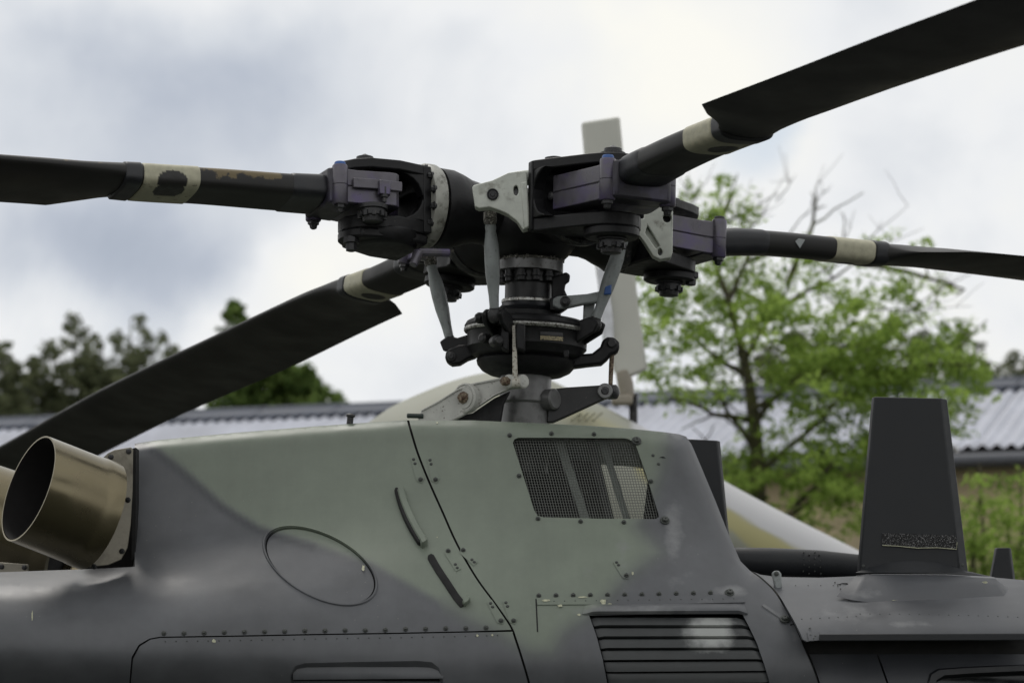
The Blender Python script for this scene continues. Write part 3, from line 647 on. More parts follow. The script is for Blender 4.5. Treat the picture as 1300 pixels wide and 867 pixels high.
# seam ledges: small latch plates on both sides of the cowl seams
def latch_plate(pts, parent, w=9):
    (x0, y0), (x1, y1) = pts; dx, dy = x1-x0, y1-y0; l = math.hypot(dx, dy); nx, ny = -dy/l, dx/l
    out = [(x0+nx*w*.4, y0+ny*w*.4), (x0-nx*w*.4, y0-ny*w*.4), (x1-nx*w*.6, y1-ny*w*.6)] + [(x1+dx/l*w*.55, y1+dy/l*w*.55)] + [(x1+nx*w*.6, y1+ny*w*.6)]
    panel('latch_plate', out if (out[1][0]-out[0][0])*(out[2][1]-out[1][1]) > 0 else out[::-1], parent=parent, offs=.0016, lip=.0016, step=4)
    fas(x1, y1, parent, up=.0014); fas(x0+dx*.12, y0+dy*.12, parent, RB, up=.0014); fas(x0+dx*.3, y0+dy*.3, parent, RB, up=.0014)
for a, par in ((((524, 580), (534, 609)), rear), (((545, 581), (553, 609)), intake), (((582, 724), (569, 700)), rear), (((604, 716), (588, 699)), intake), (((621, 763), (636, 788)), rear), (((641, 762), (652, 788)), intake), (((781, 712), (795, 731)), intake)):
    latch_plate(a, par)
# eye brackets standing on the seam at the right
for (x, y) in ((986, 742),):
    mb = MB(); mb.plate([(980, 727), (983, 724), (989, 724), (992, 728), (993, 745), (989, 749), (984, 746)], 6.96, .02); e = mb.build('seam_latch', M['link'], roof, bevel=.003)
    place('latch_bolt', FB, at(985.5, 728, 6.958), (0, -1, .1), e)
for (a, b) in (((968, 768), (1000, 790)),):
    mb = MB(); mb.loops([[on(a[0]+(b[0]-a[0])*t-2*s, a[1]+(b[1]-a[1])*t+3*s, u) for t in (0, .2, .4, .6, .8, 1)] for s, u in ((-.6, .0005), (-.4, .003), (.4, .003), (.6, .0005))], False, False)
    mb.at = paint_attrs([(985, 780)]*24); mb.build('latch_plate', M['paint'], intake); fas(996, 787, intake, BB, up=.002, name='latch')
mb = MB(); mb.lathe(at(444.5, 533, 7.16), (.1, 0, 1), [(.008, -.02), (.008, .006), (.011, .008), (.011, .012), (.006, .015)], 12); mb.build('lashing_eye', M['bolt'], rear)
# two raised scoops with black mouths on the rear cowl
def sweep(name, ctr, w, u, m, parent, endu=None):
    mb = MB(); c = spl(ctr, 5); secs = []
    for i, (x, y) in enumerate(c):
        a, b = c[max(0, i-1)], c[min(len(c)-1, i+1)]; l = math.hypot(b[0]-a[0], b[1]-a[1]); nx, ny = -(b[1]-a[1])/l, (b[0]-a[0])/l
        k = min(1, .55+i/2.0); k2 = min(1, .6+(len(c)-1-i)/2.5)
        secs.append([on(x+nx*w*s*k*k2, y+ny*w*s*k*k2, uu) for s, uu in ((1, -.002), (1, u*.8), (.7, u), (-.7, u), (-1, u*.8), (-1, -.002))])
    mb.loops(secs)
    if m == 'paint':
        mb.at = paint_attrs([(500, 600)]*len(mb.v))
    return mb.build(name, M[m], parent)
for ctr, bl in (([(509, 622), (513, 638), (520, 656), (529, 674), (539, 691)], [(503.5, 622), (507.5, 638), (514, 656), (523, 674), (534, 692)]),
                ([(549, 704), (560, 721), (572, 739), (584, 757), (594, 767)], [(545.5, 705), (556, 723), (568, 741), (580, 759), (588.5, 769)])):
    first = ctr[0][1] < 650
    s = sweep('scoop', ctr if first else [(590, 763), (594, 767)], 4.6 if first else 5.4, .016, 'paint', rear)
    sweep('scoop_mouth', bl, 3.0 if first else 4.4, .012 if first else .004, 'black', rear)
    if first:
        sweep('scoop_tip', [(537, 690), (540, 694)], 4.6, .019, 'paint', rear)

# flaked paint chips
for i, (x, y, w, h, par, df) in enumerate(((693, 763, 5, 1.8, intake, None), (711, 769.5, 4, 1.6, intake, None), (739, 758.8, 6, 1.0, intake, None), (766, 765, 4, 4.5, intake, None), (773, 768.5, 4, 2, intake, None), (735, 780, 2.2, 1.6, intake, None),
        (789, 720, 2.4, 2, intake, None), (803, 728, 1.8, 2.6, intake, None), (272, 813.5, 3.2, 3, side, None), (606, 806.5, 2, 2, side, None), (625, 806, 1.6, 1.6, side, None), (461, 721, 2, 4.5, rear, None), (41, 782, 1.0, 7, rear, None), (555, 682, 1, 1, rear, None), (555, 537, 1.4, 1.2, intake, None), (1137, 761, 6, 2, roof, DR), (1086, 747, 4, 2, roof, DR), (1250, 739, 4, 1.5, roof, lambda x, y: 6.92))):
    rg = random.Random(i); mb = MB(); n = 9; df2 = df or D
    up = .0035 if par is intake and 757 < y < 772 else .0012
    pts = [(x+w*rg.uniform(.55, 1.2)*math.cos(2*math.pi*k/n), y+h*rg.uniform(.55, 1.2)*math.sin(2*math.pi*k/n)) for k in range(n)]
    mb.add([on(a, b, up, df2) for a, b in pts], [tuple(range(n))]); mb.build('paint_chip', M['chipm'], par)

# cracked paint on the roof
rg = random.Random(3)
for k, (x, y, l, df) in enumerate(((1062, 742, 20, DR), (1078, 748, 16, DR), (1088, 752, 14, DR), (1066, 752, 12, DR), (994, 784, 12, D), (1003, 793, 9, D), (838, 580, 8, D), (905, 803, 0, D))):
    if not l: continue
    mb = MB(); pts = []; a = rg.uniform(-.3, .6)
    for i in range(6):
        pts.append(on(x+l*i/5*math.cos(a)+rg.uniform(-2, 2), y+l*i/5*math.sin(a)*.5+rg.uniform(-.9, .9), .0012+(.004 if df is DR and 1085 < x < 1300 and y > 755 else 0), df))
    mb.tube(pts, [.0004, .0013, .0009, .0016, .0010, .0003], 5); mb.build('paint_crack', M['black'], roof if df is DR else intake)
mb = MB(); mb.tube([at(x, y, 7.0155) for x, y in ((1120, 692), (1140, 693), (1165, 695.5), (1190, 695), (1214.5, 697), (1215, 688))], .0009, 5); mb.build('tape_edge', M['chipm'], f1)

for x, y in ((1096, 718), (1128, 720), (1165, 720), (1193, 719), (1222, 717)):
    link('fin_bolt', RB, f1, Matrix.Translation(at(x, y, 7.0185)) @ Matrix.Rotation(R(90), 4, 'X'))
# ---------------------------------------------------------------- exhausts
def frame(n, up=V((0, 0, 1))):
    n = V(n).normalized(); u = (up - n*up.dot(n)).normalized(); return n, u, n.cross(u)
def exhaust(c, n, r, ln, name, label=None):
    n, u, w = frame(n); mb = MB(); rings = []
    prof = [(r*.965, -ln-.03), (r*.965, -.02), (r*.97, 0), (r, 0), (r*1.002, -.01)] + [(r*(1.002+.001*k), -.01-k*(ln-.02)/8) for k in range(1, 9)] + [(r*1.012, -ln-.002), (r*1.022, -ln-.006), (r*1.03, -ln-.03), (r*1.03, -ln-.04), (r*.9, -ln-.042)]
    mb.lathe(c, n, prof, 56, False); o = mb.build(name, M['exh'], heli, ang=40)
    m2 = MB(); m2.lathe(V(c), n, [(r*.955, -.001), (r*.95, -.05), (r*.94, -ln-.02), (.01, -ln-.022)], 48, False); m2.build('soot_lining', M['soot'], o)
    return o
ax = V((-.80, -.50, .30))
ex1 = exhaust(at(36, 620, 6.83), ax, .1275, .142, 'exhaust_pipe')
ex2 = exhaust(at(-36, 650, 7.62), V((-.871, .10, .30)), .135, .22, 'exhaust_pipe')
sh = [(137, 575), (145, 571), (166, 567.5), (169, 570), (168.5, 620), (166, 665), (162, 695), (154, 710), (138, 717), (110, 720), (92, 720), (92, 690), (110, 600)]
mb = MB(); mb.prism([at(x, y, 6.985+(x-169)*.0006) for x, y in sh], (0, 0, 0), (0, .004, 0)); pl = mb.build('exhaust_shroud_plate', M['plate'], heli, bevel=.0015)
PB = bolt_mesh('shroud_bolt_mesh', .0048, .007, 'bolt')
for x, y in ((163.5, 573), (141, 580), (162.5, 634.5), (155, 699.5), (119.5, 719)): place('shroud_bolt', PB, at(x, y, 6.984+(x-169)*.0006), (0, -1, .05), pl)
mb = MB(); mb.prism([at(x, y, 7.0) for x, y in ((168.5, 569), (172.5, 568), (172, 711), (167, 711))], (0, 0, 0), (0, .06, 0)); mb.build('shroud_gap_seal', M['black'], heli)
mb = MB(); mb.prism([at(x, y, 7.3) for x, y in ((-20, 712), (36, 716), (36, 735), (-20, 735))], (0, 0, 0), (0, .01, 0)); p2 = mb.build('far_shroud_plate', M['plate'], heli, bevel=.002)
for x, y in ((2, 719), (31, 720)): place('shroud_bolt', PB, at(x, y, 7.299), (0, -1, 0), p2)
mb = MB(); mb.prism([at(x, y, 7.15) for x, y in ((168, 575), (105, 615), (105, 740), (168, 740))], (0, 0, 0), (0, .4, 0)); mb.build('engine_bay', M['soot'], heli)

# ---------------------------------------------------------------- mast, swashplate, levers
MX = at(667, 500, HUBY).x; dx = .032
dx = .032
def mz(py, Y=HUBY): return CZ+(HZ-py)/F*Y
def mp_(py): return V((MX + (500-py)/170*.010, HUBY, mz(py)))
mb = MB(); mb.lathe(mp_(500), (dx, 0, 1), [(.062, mz(600)-mz(500)), (.062, mz(514)-mz(500)), (.0665, mz(511)-mz(500)), (.0665, mz(508)-mz(500)), (.0635, mz(505)-mz(500)), (.0635, mz(470)-mz(500))], 48); mast = mb.build('rotor_mast', M['mast'], heli)
up = V((dx, 0, 1)).normalized()
def lat(name, m, prof, parent, n=48, ang=35):
    """prof: (radius in photo pixels, photo row)"""
    mb = MB(); mb.lathe(mp_(437), up, [(r/511, mz(py)-mz(437)) for r, py in prof], n); return mb.build(name, M[m], parent, ang=ang)
sw = lat('swashplate', 'hub', [(30, 479), (46, 477), (56, 472), (62, 465), (63.5, 459), (61, 456), (70, 453), (73, 446), (76, 443), (76, 424), (78, 421)], heli)
lat('bearing_band', 'bandsil', [(79.5, 424), (80.5, 422.5), (80.5, 419.5), (79, 418)], sw)
lat('upper_ring', 'hub', [(79, 420), (80, 416), (77, 411), (70, 407.5), (55, 405), (42, 403), (42, 398), (34, 395)], sw)
lat('boot', 'rubber', [(36, 404), (38, 399), (35, 396), (37, 392), (34, 389), (33, 386)], heli)
lat('seal_band', 'bandsil', [(33, 386.5), (34, 385.5), (34, 382.5), (33, 381.5)], heli)
lat('mast_sleeve', 'hubgrey', [(32, 386), (31, 383), (30, 380), (30, 362), (32, 360), (32, 344), (42, 342)], heli)
lat('mast_collar', 'steel', [(40, 347), (43, 346), (43, 334), (41, 333)], heli)
mb = MB(); 
c0 = mp_(330.5)
for k in range(150):
    a = random.random()*6.283; r = random.uniform(.074, .0845)
    mb.box(c0 + V((math.cos(a)*r, math.sin(a)*r, random.uniform(-.005, .006))), (random.uniform(.002, .005),)*3, Matrix.Rotation(random.random()*3, 3, V((random.random(), random.random(), 1))))
mb.lathe(c0, up, [(.082, -.006), (.084, 0), (.081, .006)], 40); mb.build('sealant_ring', M['rough'], heli)
CB = MB().lathe((0, 0, 0), (0, 0, 1), [(.011, -.016), (.011, 0), (.0135, .001), (.0135, .006), (.0105, .008), (.0105, .016)], 12).mesh('collar_bolt_mesh', M['bolt'])
for k in range(12):
    a = k*2*math.pi/12+.25; place('collar_bolt', CB, mp_(350) + V((math.cos(a)*.068, math.sin(a)*.068, -.004)), (0, 0, -1), heli)
# name plates on the swashplate
def curved(name, m, x0, x1, y0, y1, rp, parent):
    mb = MB(); rows = []
    for y in (y0, y1):
        row = []
        for i in range(7):
            x = x0+(x1-x0)*i/6; Xw = (x-650)/F*(HUBY-rp/511); a = math.asin(max(-.99, min(.99, (Xw-MX-.004)/(rp/511))))
            row.append(V((Xw, HUBY-math.cos(a)*rp/511, CZ+(HZ-y)/F*(HUBY-rp/511))))
        rows.append(row)
    mb.loops(rows, False, False); return mb.build(name, M[m], parent)
curved('data_plate', 'hubgrey', 686, 715, 420.5, 425, 77, sw); curved('data_plate', 'brass', 686, 715, 425.8, 431, 77, sw)
# rotating-ring lugs and pitch links
HM = Matrix.Translation((HUBX, HUBY, CZ+1.31)) @ Matrix.Rotation(R(1.9), 4, 'Y') @ Matrix.Rotation(R(-1.0), 4, 'X')
ANG = {'near': -63, 'right': 27, 'far': 117, 'left': 207}
AM = {k: HM @ Matrix.Rotation(R(a), 4, 'Z') for k, a in ANG.items()}
lug = {'near': (628, 401, 7.24), 'left': (572.5, 437, 7.49), 'right': (754, 413, 7.355)}
lug['far'] = None
top = {'near': (622, 272, 7.19), 'left': (545, 326, 7.50), 'right': (796, 291, 7.32)}
HB = bolt_mesh('hub_bolt_mesh', .0085, .012, 'bolt')
for k in ('near', 'left', 'right', 'far'):
    if k == 'far':
        a, b = V((HUBX+.03, HUBY+.24, CZ+1.27)), V((HUBX+.08, HUBY+.175, CZ+1.05))
    else: a, b = at(*top[k]), at(*lug[k])
    d = (b-a); n = d.normalized()
    mb = MB(); mb.tube([a+d*t for t in (.02, .10, .13, .17, .3, .45, .6, .8, .9, .93)], [.0125, .0125, .0135, .0125, .0175, .0185, .0175, .0125, .0115, .0115], 18)
    pk = mb.build('pitch_link', M['link'], heli, ang=50)
    m2 = MB(); m2.tube([a-d*.02, a+d*.05, a+d*.10], [.015, .0165, .0145], 14); m2.box(a, (.012, .018, .012)); m2.build('rod_end', M['rough'], pk, bevel=.002)
    m3 = MB(); m3.tube([a+d*.92, a+d*.97], [.013, .013], 12); m3.lathe(b + V((0, -.014, 0)), (0, 1, 0), [(.006, -.004), (.016, 0), (.019, .006), (.019, .022), (.016, .028), (.006, .032)], 18); m3.build('rod_end', M['hubgrey'], pk, bevel=.001)
    if k == 'right':
        mb = MB(); mb.tube([a+d*.58, a+d*.685], [.0178, .0164], 18); o = mb.mesh('m', M['blue']); bpy.data.meshes.remove(o)
        s = [at(x, y, 7.313) for x, y in ((768, 364), (776.5, 361), (776, 373.5), (766.5, 374))]
        MB().prism(s, (0, 0, 0), (0, .012, 0)).build('blue_mark', M['blue'], pk, bevel=.003)
    if k in ('near', 'left', 'right'):
        c = mp_(430); lo = V((b.x, b.y, b.z)); m4 = MB(); dirv = V((lo.x-c.x, lo.y-c.y, 0)).normalized(); side = V((-dirv.y, dirv.x, 0))
        for s in (-1, 1):
            q = side*s*.021
            m4.prism([c+dirv*.12+V((0, 0, -.035))+q, V((lo.x, lo.y, lo.z-.02))+dirv*.012+q, V((lo.x, lo.y, lo.z+.004))+dirv*.022+q, V((lo.x, lo.y, lo.z+.018))+q, V((lo.x, lo.y, lo.z+.012))-dirv*.025+q, c+dirv*.12+V((0, 0, .02))+q], side*-.006, side*.006)
        m4.build('drive_lug', M['hub'], sw, bevel=.004)
# left lug arm with its big pivot, right horn with the rusty rod, front clevis
mb = MB(); mb.plate([(566, 447), (570, 443), (582, 438), (596, 436), (606, 440), (606, 452), (594, 456), (584, 462), (574, 463), (567, 459), (565, 453)], 7.44, .05); o = mb.build('control_horn', M['hub'], sw, bevel=.006)
place('pivot_bolt', HB, at(573, 452.5, 7.438), (0, -1, 0), o)
mb = MB(); mb.plate([(700, 449), (730, 450), (752, 448), (762, 440), (765, 431), (771, 427.5), (780, 428), (786, 434), (787, 442), (783, 448), (776, 450), (771, 456), (764, 462), (745, 464), (700, 470)], 7.40, .05); o = mb.build('control_horn', M['hub'], sw, bevel=.006)
mb = MB(); mb.lathe(at(776.5, 435.5, 7.398), (0, -1, 0), [(.012, -.01), (.012, .002), (.009, .005)], 18); mb.build('pivot_bolt', M['hubgrey'], o)
for x0, x1 in ((636, 646), (654, 667)):
    mb = MB(); mb.plate([(x0, 414), (x0+2, 411), (x1-2, 411), (x1, 414), (x1, 446), (x0+1, 442)], 7.255, .05); mb.build('front_clevis', M['hub'], sw, bevel=.004)
mb = MB(); mb.lathe(at(632, 432, 7.245), (.3, -1, 0), [(.014, -.03), (.014, .0), (.009, .004), (.008, .012)], 18); mb.build('bearing_boss', M['hubgrey'], sw)
for x, y in ((625, 400), (613, 404)):
    mb = MB(); mb.lathe(at(x, y, 7.28), (-1, -.3, 0), [(.014, -.02), (.014, .012), (.008, .02)], 16); mb.build('ring_lug', M['hub'], sw, bevel=.002)
mb = MB(); mb.plate([(715, 445), (722, 444), (722, 453), (716, 454)], 7.283, .02); mb.build('ring_stud', M['hub'], sw, bevel=.002)
mb = MB(); mb.lathe(mp_(438)+V((-.11, -.128, 0)), (-.6, -.8, 0), [(.012, -.03), (.012, .0), (.007, .004)], 14); mb.build('ring_stud', M['hubgrey'], sw)
mb = MB(); mb.plate([(650, 413), (655, 413), (656, 440), (657.5, 482), (650.5, 482), (650.5, 440)], 7.265, .012); mb.build('control_rod', M['whiterod'], heli, bevel=.002)
mb = MB(); mb.tube([at(777, 448, 7.42), at(776, 465, 7.42), at(775, 490, 7.42)], [.0055, .006, .0055], 10); mb.build('control_rod', M['rust'], heli)
# left lever
LV = [(531, 530), (535, 520), (556, 509), (580, 494), (596, 487), (640, 478.5), (656, 476), (664, 479), (666, 486), (661, 491), (648, 493), (628, 502), (610, 514), (596, 523), (585, 529), (570, 536), (531, 536)]
mb = MB(); mb.plate(LV, 7.29, .02); lv = mb.build('control_lever', M['lever'], heli, bevel=.003)
mb = MB(); mb.prism([at(x, y, 7.286) for x, y in LV[1:7]] + [at(x, y+2.4, 7.286) for x, y in reversed(LV[1:7])], (0, 0, 0), (0, .03, 0)); mb.build('lever_flange', M['lever'], lv, bevel=.001)
mb = MB(); mb.prism([at(x, y-2.6, 7.286) for x, y in LV[9:14]] + [at(x, y, 7.286) for x, y in reversed(LV[9:14])], (0, 0, 0), (0, .03, 0)); mb.build('lever_flange', M['lever'], lv, bevel=.001)
bc = at(590, 505, 7.288)
mb = MB(); mb.lathe(bc, (-.62, -.78, 0), [(.036, -.018), (.036, .002), (.032, .004), (.031, .001), (.027, .001), (.026, .004), (.020, .004)], 32); mb.build('bearing_housing', M['lever'], lv)
mb = MB(); mb.lathe(bc, (-.62, -.78, 0), [(.015, .000), (.015, .008), (.010, .010), (.009, .018)], 8); mb.build('bearing_nut', M['rust'], lv)
mb = MB(); mb.lathe(at(532, 528, 7.288), (-1, -.2, 0), [(.006, -.01), (.006, .028), (.004, .03)], 10); mb.build('lever_stud', mat('green_black_stud', (.012, .022, .018), .5), lv)
for x, n_ in ((648, -1), (662, 1)):
    mb = MB(); mb.lathe(at(x, 484.5, 7.275), (n_*.6, -.8, 0), [(.017, -.014), (.017, .008), (.014, .011), (.008, .012)], 20); mb.build('clevis_ear', M['lever'], lv)
mb = MB(); mb.lathe(at(641, 484, 7.262), (-.8, -.6, 0), [(.011, -.01), (.011, .006), (.007, .010)], 6); mb.build('clevis_bolt', M['rust'], lv)
mb = MB(); mb.lathe(at(655, 486, 7.262), (1, 0, 0), [(.010, -.010), (.012, -.006), (.012, .006), (.010, .010)], 14); mb.build('rod_eye', M['whiterod'], lv)
mb = MB(); mb.plate([(536, 536), (600, 524), (628, 505), (648, 496), (640, 512), (636, 536)], 7.34, .03); mb.build('lever_arm', M['hub'], lv, bevel=.003)
# right lever
RVp = [(697, 500), (700, 494), (720, 491.5), (760, 489), (772, 487), (779, 490), (781, 497), (777, 502), (766, 507), (740, 519), (716, 530), (702, 536), (694, 536)]
mb = MB(); mb.plate(RVp, 7.40, .03); rv = mb.build('control_lever', M['hubgrey'], heli, bevel=.003)
mb = MB(); mb.lathe(at(768, 496.5, 7.398), (0, -1, 0), [(.019, -.02), (.019, .006), (.017, .008), (.010, .008), (.009, .003)], 24); mb.build('clevis_ear', M['steel'], rv)
mb = MB(); mb.lathe(at(780, 497.5, 7.42), (1, -.5, 0), [(.018, -.016), (.018, .004), (.013, .008), (.006, .010)], 20); mb.build('clevis_ear', M['hubgrey'], rv)
mb = MB(); mb.lathe(at(768, 496.5, 7.389), (0, -1, 0), [(.009, -.005), (.008, .003)], 6); mb.build('clevis_bolt', M['bolt'], rv)
mb = MB(); mb.lathe(at(699, 507, 7.39), (.8, -.6, 0), [(.026, -.02), (.026, .012), (.022, .016)], 28); mb.build('lever_boss', M['mast'], rv)
# drive scissors on the right
mb = MB(); mb.plate([(702, 379), (708, 376), (745, 373), (764, 369), (766, 379), (764, 383), (740, 386), (722, 390), (710, 392), (702, 388)], 7.34, .03); sc1 = mb.build('scissor_arm', M['link'], heli, bevel=.004)
mb = MB(); mb.plate([(741, 385), (756, 382), (754, 396), (748, 408), (740, 408)], 7.37, .03); mb.build('scissor_arm', M['link'], heli, bevel=.004)
mb = MB(); mb.lathe(at(717.5, 383, 7.335), (0, -1, 0), [(.013, -.01), (.013, .004), (.008, .006), (.007, .012)], 16); mb.build('scissor_bolt', M['bolt'], sc1)
mb = MB(); mb.plate([(698, 378), (712, 374), (716, 370), (722, 378), (722, 389), (712, 396), (698, 394)], 7.36, .04); mb.plate([(700, 352), (712, 348), (719, 345), (724, 349), (723, 357), (718, 360), (717, 368), (721, 377), (700, 379)], 7.385, .02); mb.build('scissor_bracket', M['hub'], heli, bevel=.004)

# ---------------------------------------------------------------- rotor head
mb = MB()
mb.lathe((0, 0, 0), (0, 0, 1), [(.05, -.105), (.085, -.10), (.10, -.085), (.125, -.05), (.13, 0), (.12, .045), (.09, .062), (.0, .065)], 48)
for k in range(4):
    a = k*math.pi/2; d = (math.cos(a), math.sin(a), 0)
    mb.lathe((0, 0, 0), d, [(.074, .03), (.074, .15), (.079, .175), (.089, .20), (.096, .225), (.097, .262)], 40)
hub = mb.build('hub_star', M['hub'], heli, HM @ Matrix.Rotation(R(-63), 4, 'Z'), ang=40)
FL = MB().lathe((0, 0, 0), (1, 0, 0), [(.090, .246), (.099, .248), (.103, .256), (.103, .276), (.099, .282), (.070, .282)], 48).mesh('flange_mesh', M['ringwhite'])
FLd = FL.copy(); FLd.materials[0] = M['ringgrey']
UP = [(.284, -.145), (.305, -.150), (.36, -.122), (.445, -.075), (.475, -.052), (.492, -.02), (.492, .02), (.475, .05), (.44, .075), (.37, .085), (.32, .075), (.284, .066)]
mb = MB(); mb.flat(UP, .056, .080); mb.flat([(x-.004*(x > .4), y*.97) for x, y in UP], -.088, -.056)
mb.flat([(.281, -.150), (.306, -.153), (.306, -.125), (.298, -.06), (.298, .05), (.302, .062), (.302, .072), (.281, .072)], -.086, .079)
for zs in (1, -1):                         # rounded inner corners of the fork
    sec = [(.290, .058), (.362, .058), (.345, .0515), (.328, .043), (.316, .032), (.308, .018), (.304, .004), (.290, .004)]
    mb.prism([V((a, -.148, b*zs)) for a, b in sec], (0, 0, 0), (0, .030, 0)); mb.prism([V((a, .038, b*zs)) for a, b in sec], (0, 0, 0), (0, .032, 0))
FK = mb.mesh('fork_mesh', M['hub'])
mb = MB()
mb.lathe((.425, 0, 0), (0, 0, 1), [(.062, -.11), (.066, -.105), (.066, -.085)], 32)
BOSS = mb.mesh('fork_boss_mesh', M['hub'])
mb.lathe((.37, 0, 0), (0, 0, 1), [(.05, -.125), (.075, -.118), (.085, -.10), (.085, -.08)], 32)
mb.flat([(.286, -.115), (.37, -.105), (.46, -.06), (.485, 0), (.46, .06), (.37, .08), (.286, .062)], -.112, -.087)
BOSSL = mb.mesh('fork_housing_mesh', M['hub'])
PINT = MB().lathe((.425, 0, .08), (0, 0, 1), [(.036, -.004), (.036, .004), (.030, .007), (.030, .012), (.022, .014), (.021, .022), (.014, .024), (.003, .030)], 24).mesh('pin_cap_mesh', M['bolt'])
PINT2 = MB().lathe((.31, -.095, .08), (0, 0, 1), [(.028, -.004), (.028, .003), (.023, .006), (.023, .010), (.012, .013)], 24).mesh('bolt_cap_mesh', M['bolt'])
mb = MB(); mb.lathe((.425, 0, -.108), (0, 0, -1), [(.036, -.004), (.036, .006), (.031, .008), (.031, .022), (.026, .024), (.024, .036), (.016, .038)], 24)
for k in range(10):
    a = k*math.pi/5; mb.box((.425+.031*math.cos(a), .031*math.sin(a), -.128), (.0045, .0045, .006), Matrix.Rotation(a, 3, 'Z'))
PINB = mb.mesh('castle_nut_mesh', M['bolt'])
# split violet root fitting clamped on the blade neck
FIT = [(.335, -.110), (.345, -.114), (.505, -.083), (.535, -.083), (.535, .083), (.505, .086), (.43, .104), (.412, .104), (.400, .094), (.396, .07), (.396, -.03), (.335, -.05)]
mb = MB(); mb.flat(FIT, .001, .040); mb.flat(FIT, -.040, -.001); mb.flat([(.32+(x-.32)*.99+.001, y*.975) for x, y in FIT], -.002, .002); RF = mb.mesh('fitting_mesh', M['purple'])
mb = MB()
mb.flat([(.50, -.082), (.565, -.080), (.575, -.07), (.575, .07), (.565, .080), (.50, .082)], -.043, .043); YK = mb.mesh('yoke_mesh', M['yoke'])
def boss(s):
    mb = MB(); mb.lathe((.548, s*.080, 0), (0, 0, 1), [(.017, -.048), (.019, -.045), (.019, -.001), (.018, 0), (.019, .001), (.019, .045), (.017, .048)], 20); return mb.mesh('clamp_mesh', M['purple'])
BS = {1: boss(1), -1: boss(-1)}
def bnut(s):
    mb = MB(); mb.lathe((.548, s*.080, -.048), (0, 0, -1), [(.014, -.002), (.014, .008), (.010, .010), (.008, .018), (.004, .020)], 6); return mb.mesh('clamp_nut_mesh', M['bolt'])
BN = {1: bnut(1), -1: bnut(-1)}
def bcap(s, m):
    mb = MB(); mb.lathe((.548, s*.080, .048), (0, 0, 1), [(.014, -.002), (.014, .005), (.012, .008)], 16); return mb.mesh('clamp_cap_mesh', M[m])
FB2 = bolt_mesh('flange_bolt_mesh', .0078, .013, 'bolt')
for k in ('near', 'right', 'far', 'left'):
    A = AM[k] @ Matrix.Rotation(R({'left': 5, 'far': 6, 'near': 1, 'right': 0}[k]), 4, 'X') @ Matrix.Translation(({'right': -.02, 'left': .022}.get(k, 0), 0, 0))
    fl = link('flange', FL if k == 'left' else FLd, heli, A)
    for i in range(14):
        a = i*2*math.pi/14+.2
        o = link('flange_bolt', FB2, fl, A @ Matrix.Translation((.279, .091*math.cos(a), .092*math.sin(a))) @ Matrix.Rotation(R(90), 4, 'Y'))
    fk = link('blade_fork', FK, heli, A); b = fk.modifiers.new('bevel', 'BEVEL'); b.width = .006; b.segments = 3; b.limit_method = 'ANGLE'; b.angle_limit = R(40)
    bs = link('fork_boss', BOSSL if k == 'left' else BOSS, fk, A); b = bs.modifiers.new('bevel', 'BEVEL'); b.width = .006; b.segments = 2; b.limit_method = 'ANGLE'; b.angle_limit = R(40)
    link('pin_cap', PINT, fk, A); link('bolt_cap', PINT2, fk, A); link('castle_nut', PINB, fk, A @ Matrix.Translation((.02, .088, .062)) if k == 'left' else A)
    if k != 'near':
        mb = MB(); mb.lathe((.47, .02 if k == 'left' else -.03, -.11 if k == 'left' else -.088), (0, 0, -1), [(.020, -.004), (.020, .010), (.014, .012), (.014, .028), (.008, .03)], 8); mb.build('drop_stop_nut', M['bolt'], fk, A)
    fk_A = A; A = A @ Matrix.Translation(({'right': -.028, 'left': -.022}.get(k, 0), 0, 0))
    rf = link('root_fitting', RF, heli, A); b = rf.modifiers.new('bevel', 'BEVEL'); b.width = .004; b.segments = 2; b.limit_method = 'ANGLE'; b.angle_limit = R(40)
    yk = link('fitting_yoke', YK, rf, A); b = yk.modifiers.new('bevel', 'BEVEL'); b.width = .006; b.segments = 2; b.limit_method = 'ANGLE'; b.angle_limit = R(40)
    for s in (1, -1):
        link('clamp_boss', BS[s], rf, A); link('clamp_nut', BN[s], rf, A)
        link('clamp_cap', bcap(s, 'blue' if k in ('left', 'near') and s == (1 if k == 'left' else -1) else 'bolt'), rf, A)
    # strap and bolt on the visible flank of the left fitting
    if k == 'left':
        mb = MB(); mb.flat([(.40, .106), (.52, .089), (.52, .096), (.46, .110), (.43, .112), (.40, .113)], -.006, .018); mb.flat([(.43, .108), (.462, .104), (.462, .120), (.436, .122)], -.02, .014); mb.build('fitting_strap', M['purple'], rf, A, bevel=.002)
        mb = MB(); mb.lathe((.448, .113, -.012), (0, 0, -1), [(.009, -.01), (.009, .014), (.006, .016), (.006, .026)], 8); mb.build('strap_bolt', M['bolt'], rf, A)
        mb = MB(); mb.tube([V((.30, .02, -.13)), V((.33, .05, -.135)), V((.345, .055, -.165))], [.012, .014, .010], 10); mb.tube([V((.33, .05, -.13)), V((.25, .06, -.125))], .010, 10); mb.build('fork_link', M['purple'], fk, A, bevel=.002)
    else:
        A = fk_A; mb = MB(); mb.box((.32, -.06, 0), (.02, .012, .012)); mb.lathe((.315, -.10, -.002), (.3, -1, 0), [(.012, -.012), (.012, .006), (.007, .01)], 8); mb.build('fork_stop', M['bolt'], fk, A, bevel=.002)
# label on the left arm
mb = MB(); rows = []
for px in (554.5, 565): rows.append([at(px, y, HUBY-.099-.0955*math.sqrt(max(.02, 1-((y-268)/52)**2))) for y in (256, 262, 268, 274, 279)])
mb.loops(rows, False, False); mb.build('data_plate', M['link'], hub)
mb = MB(); mb.add([at(x, y, HUBY-.095-.0985) for x, y in ((556, 241), (562, 247), (561, 252), (555, 250))], [(0, 1, 2, 3)]); mb.build('paint_chip', M['white'], hub)
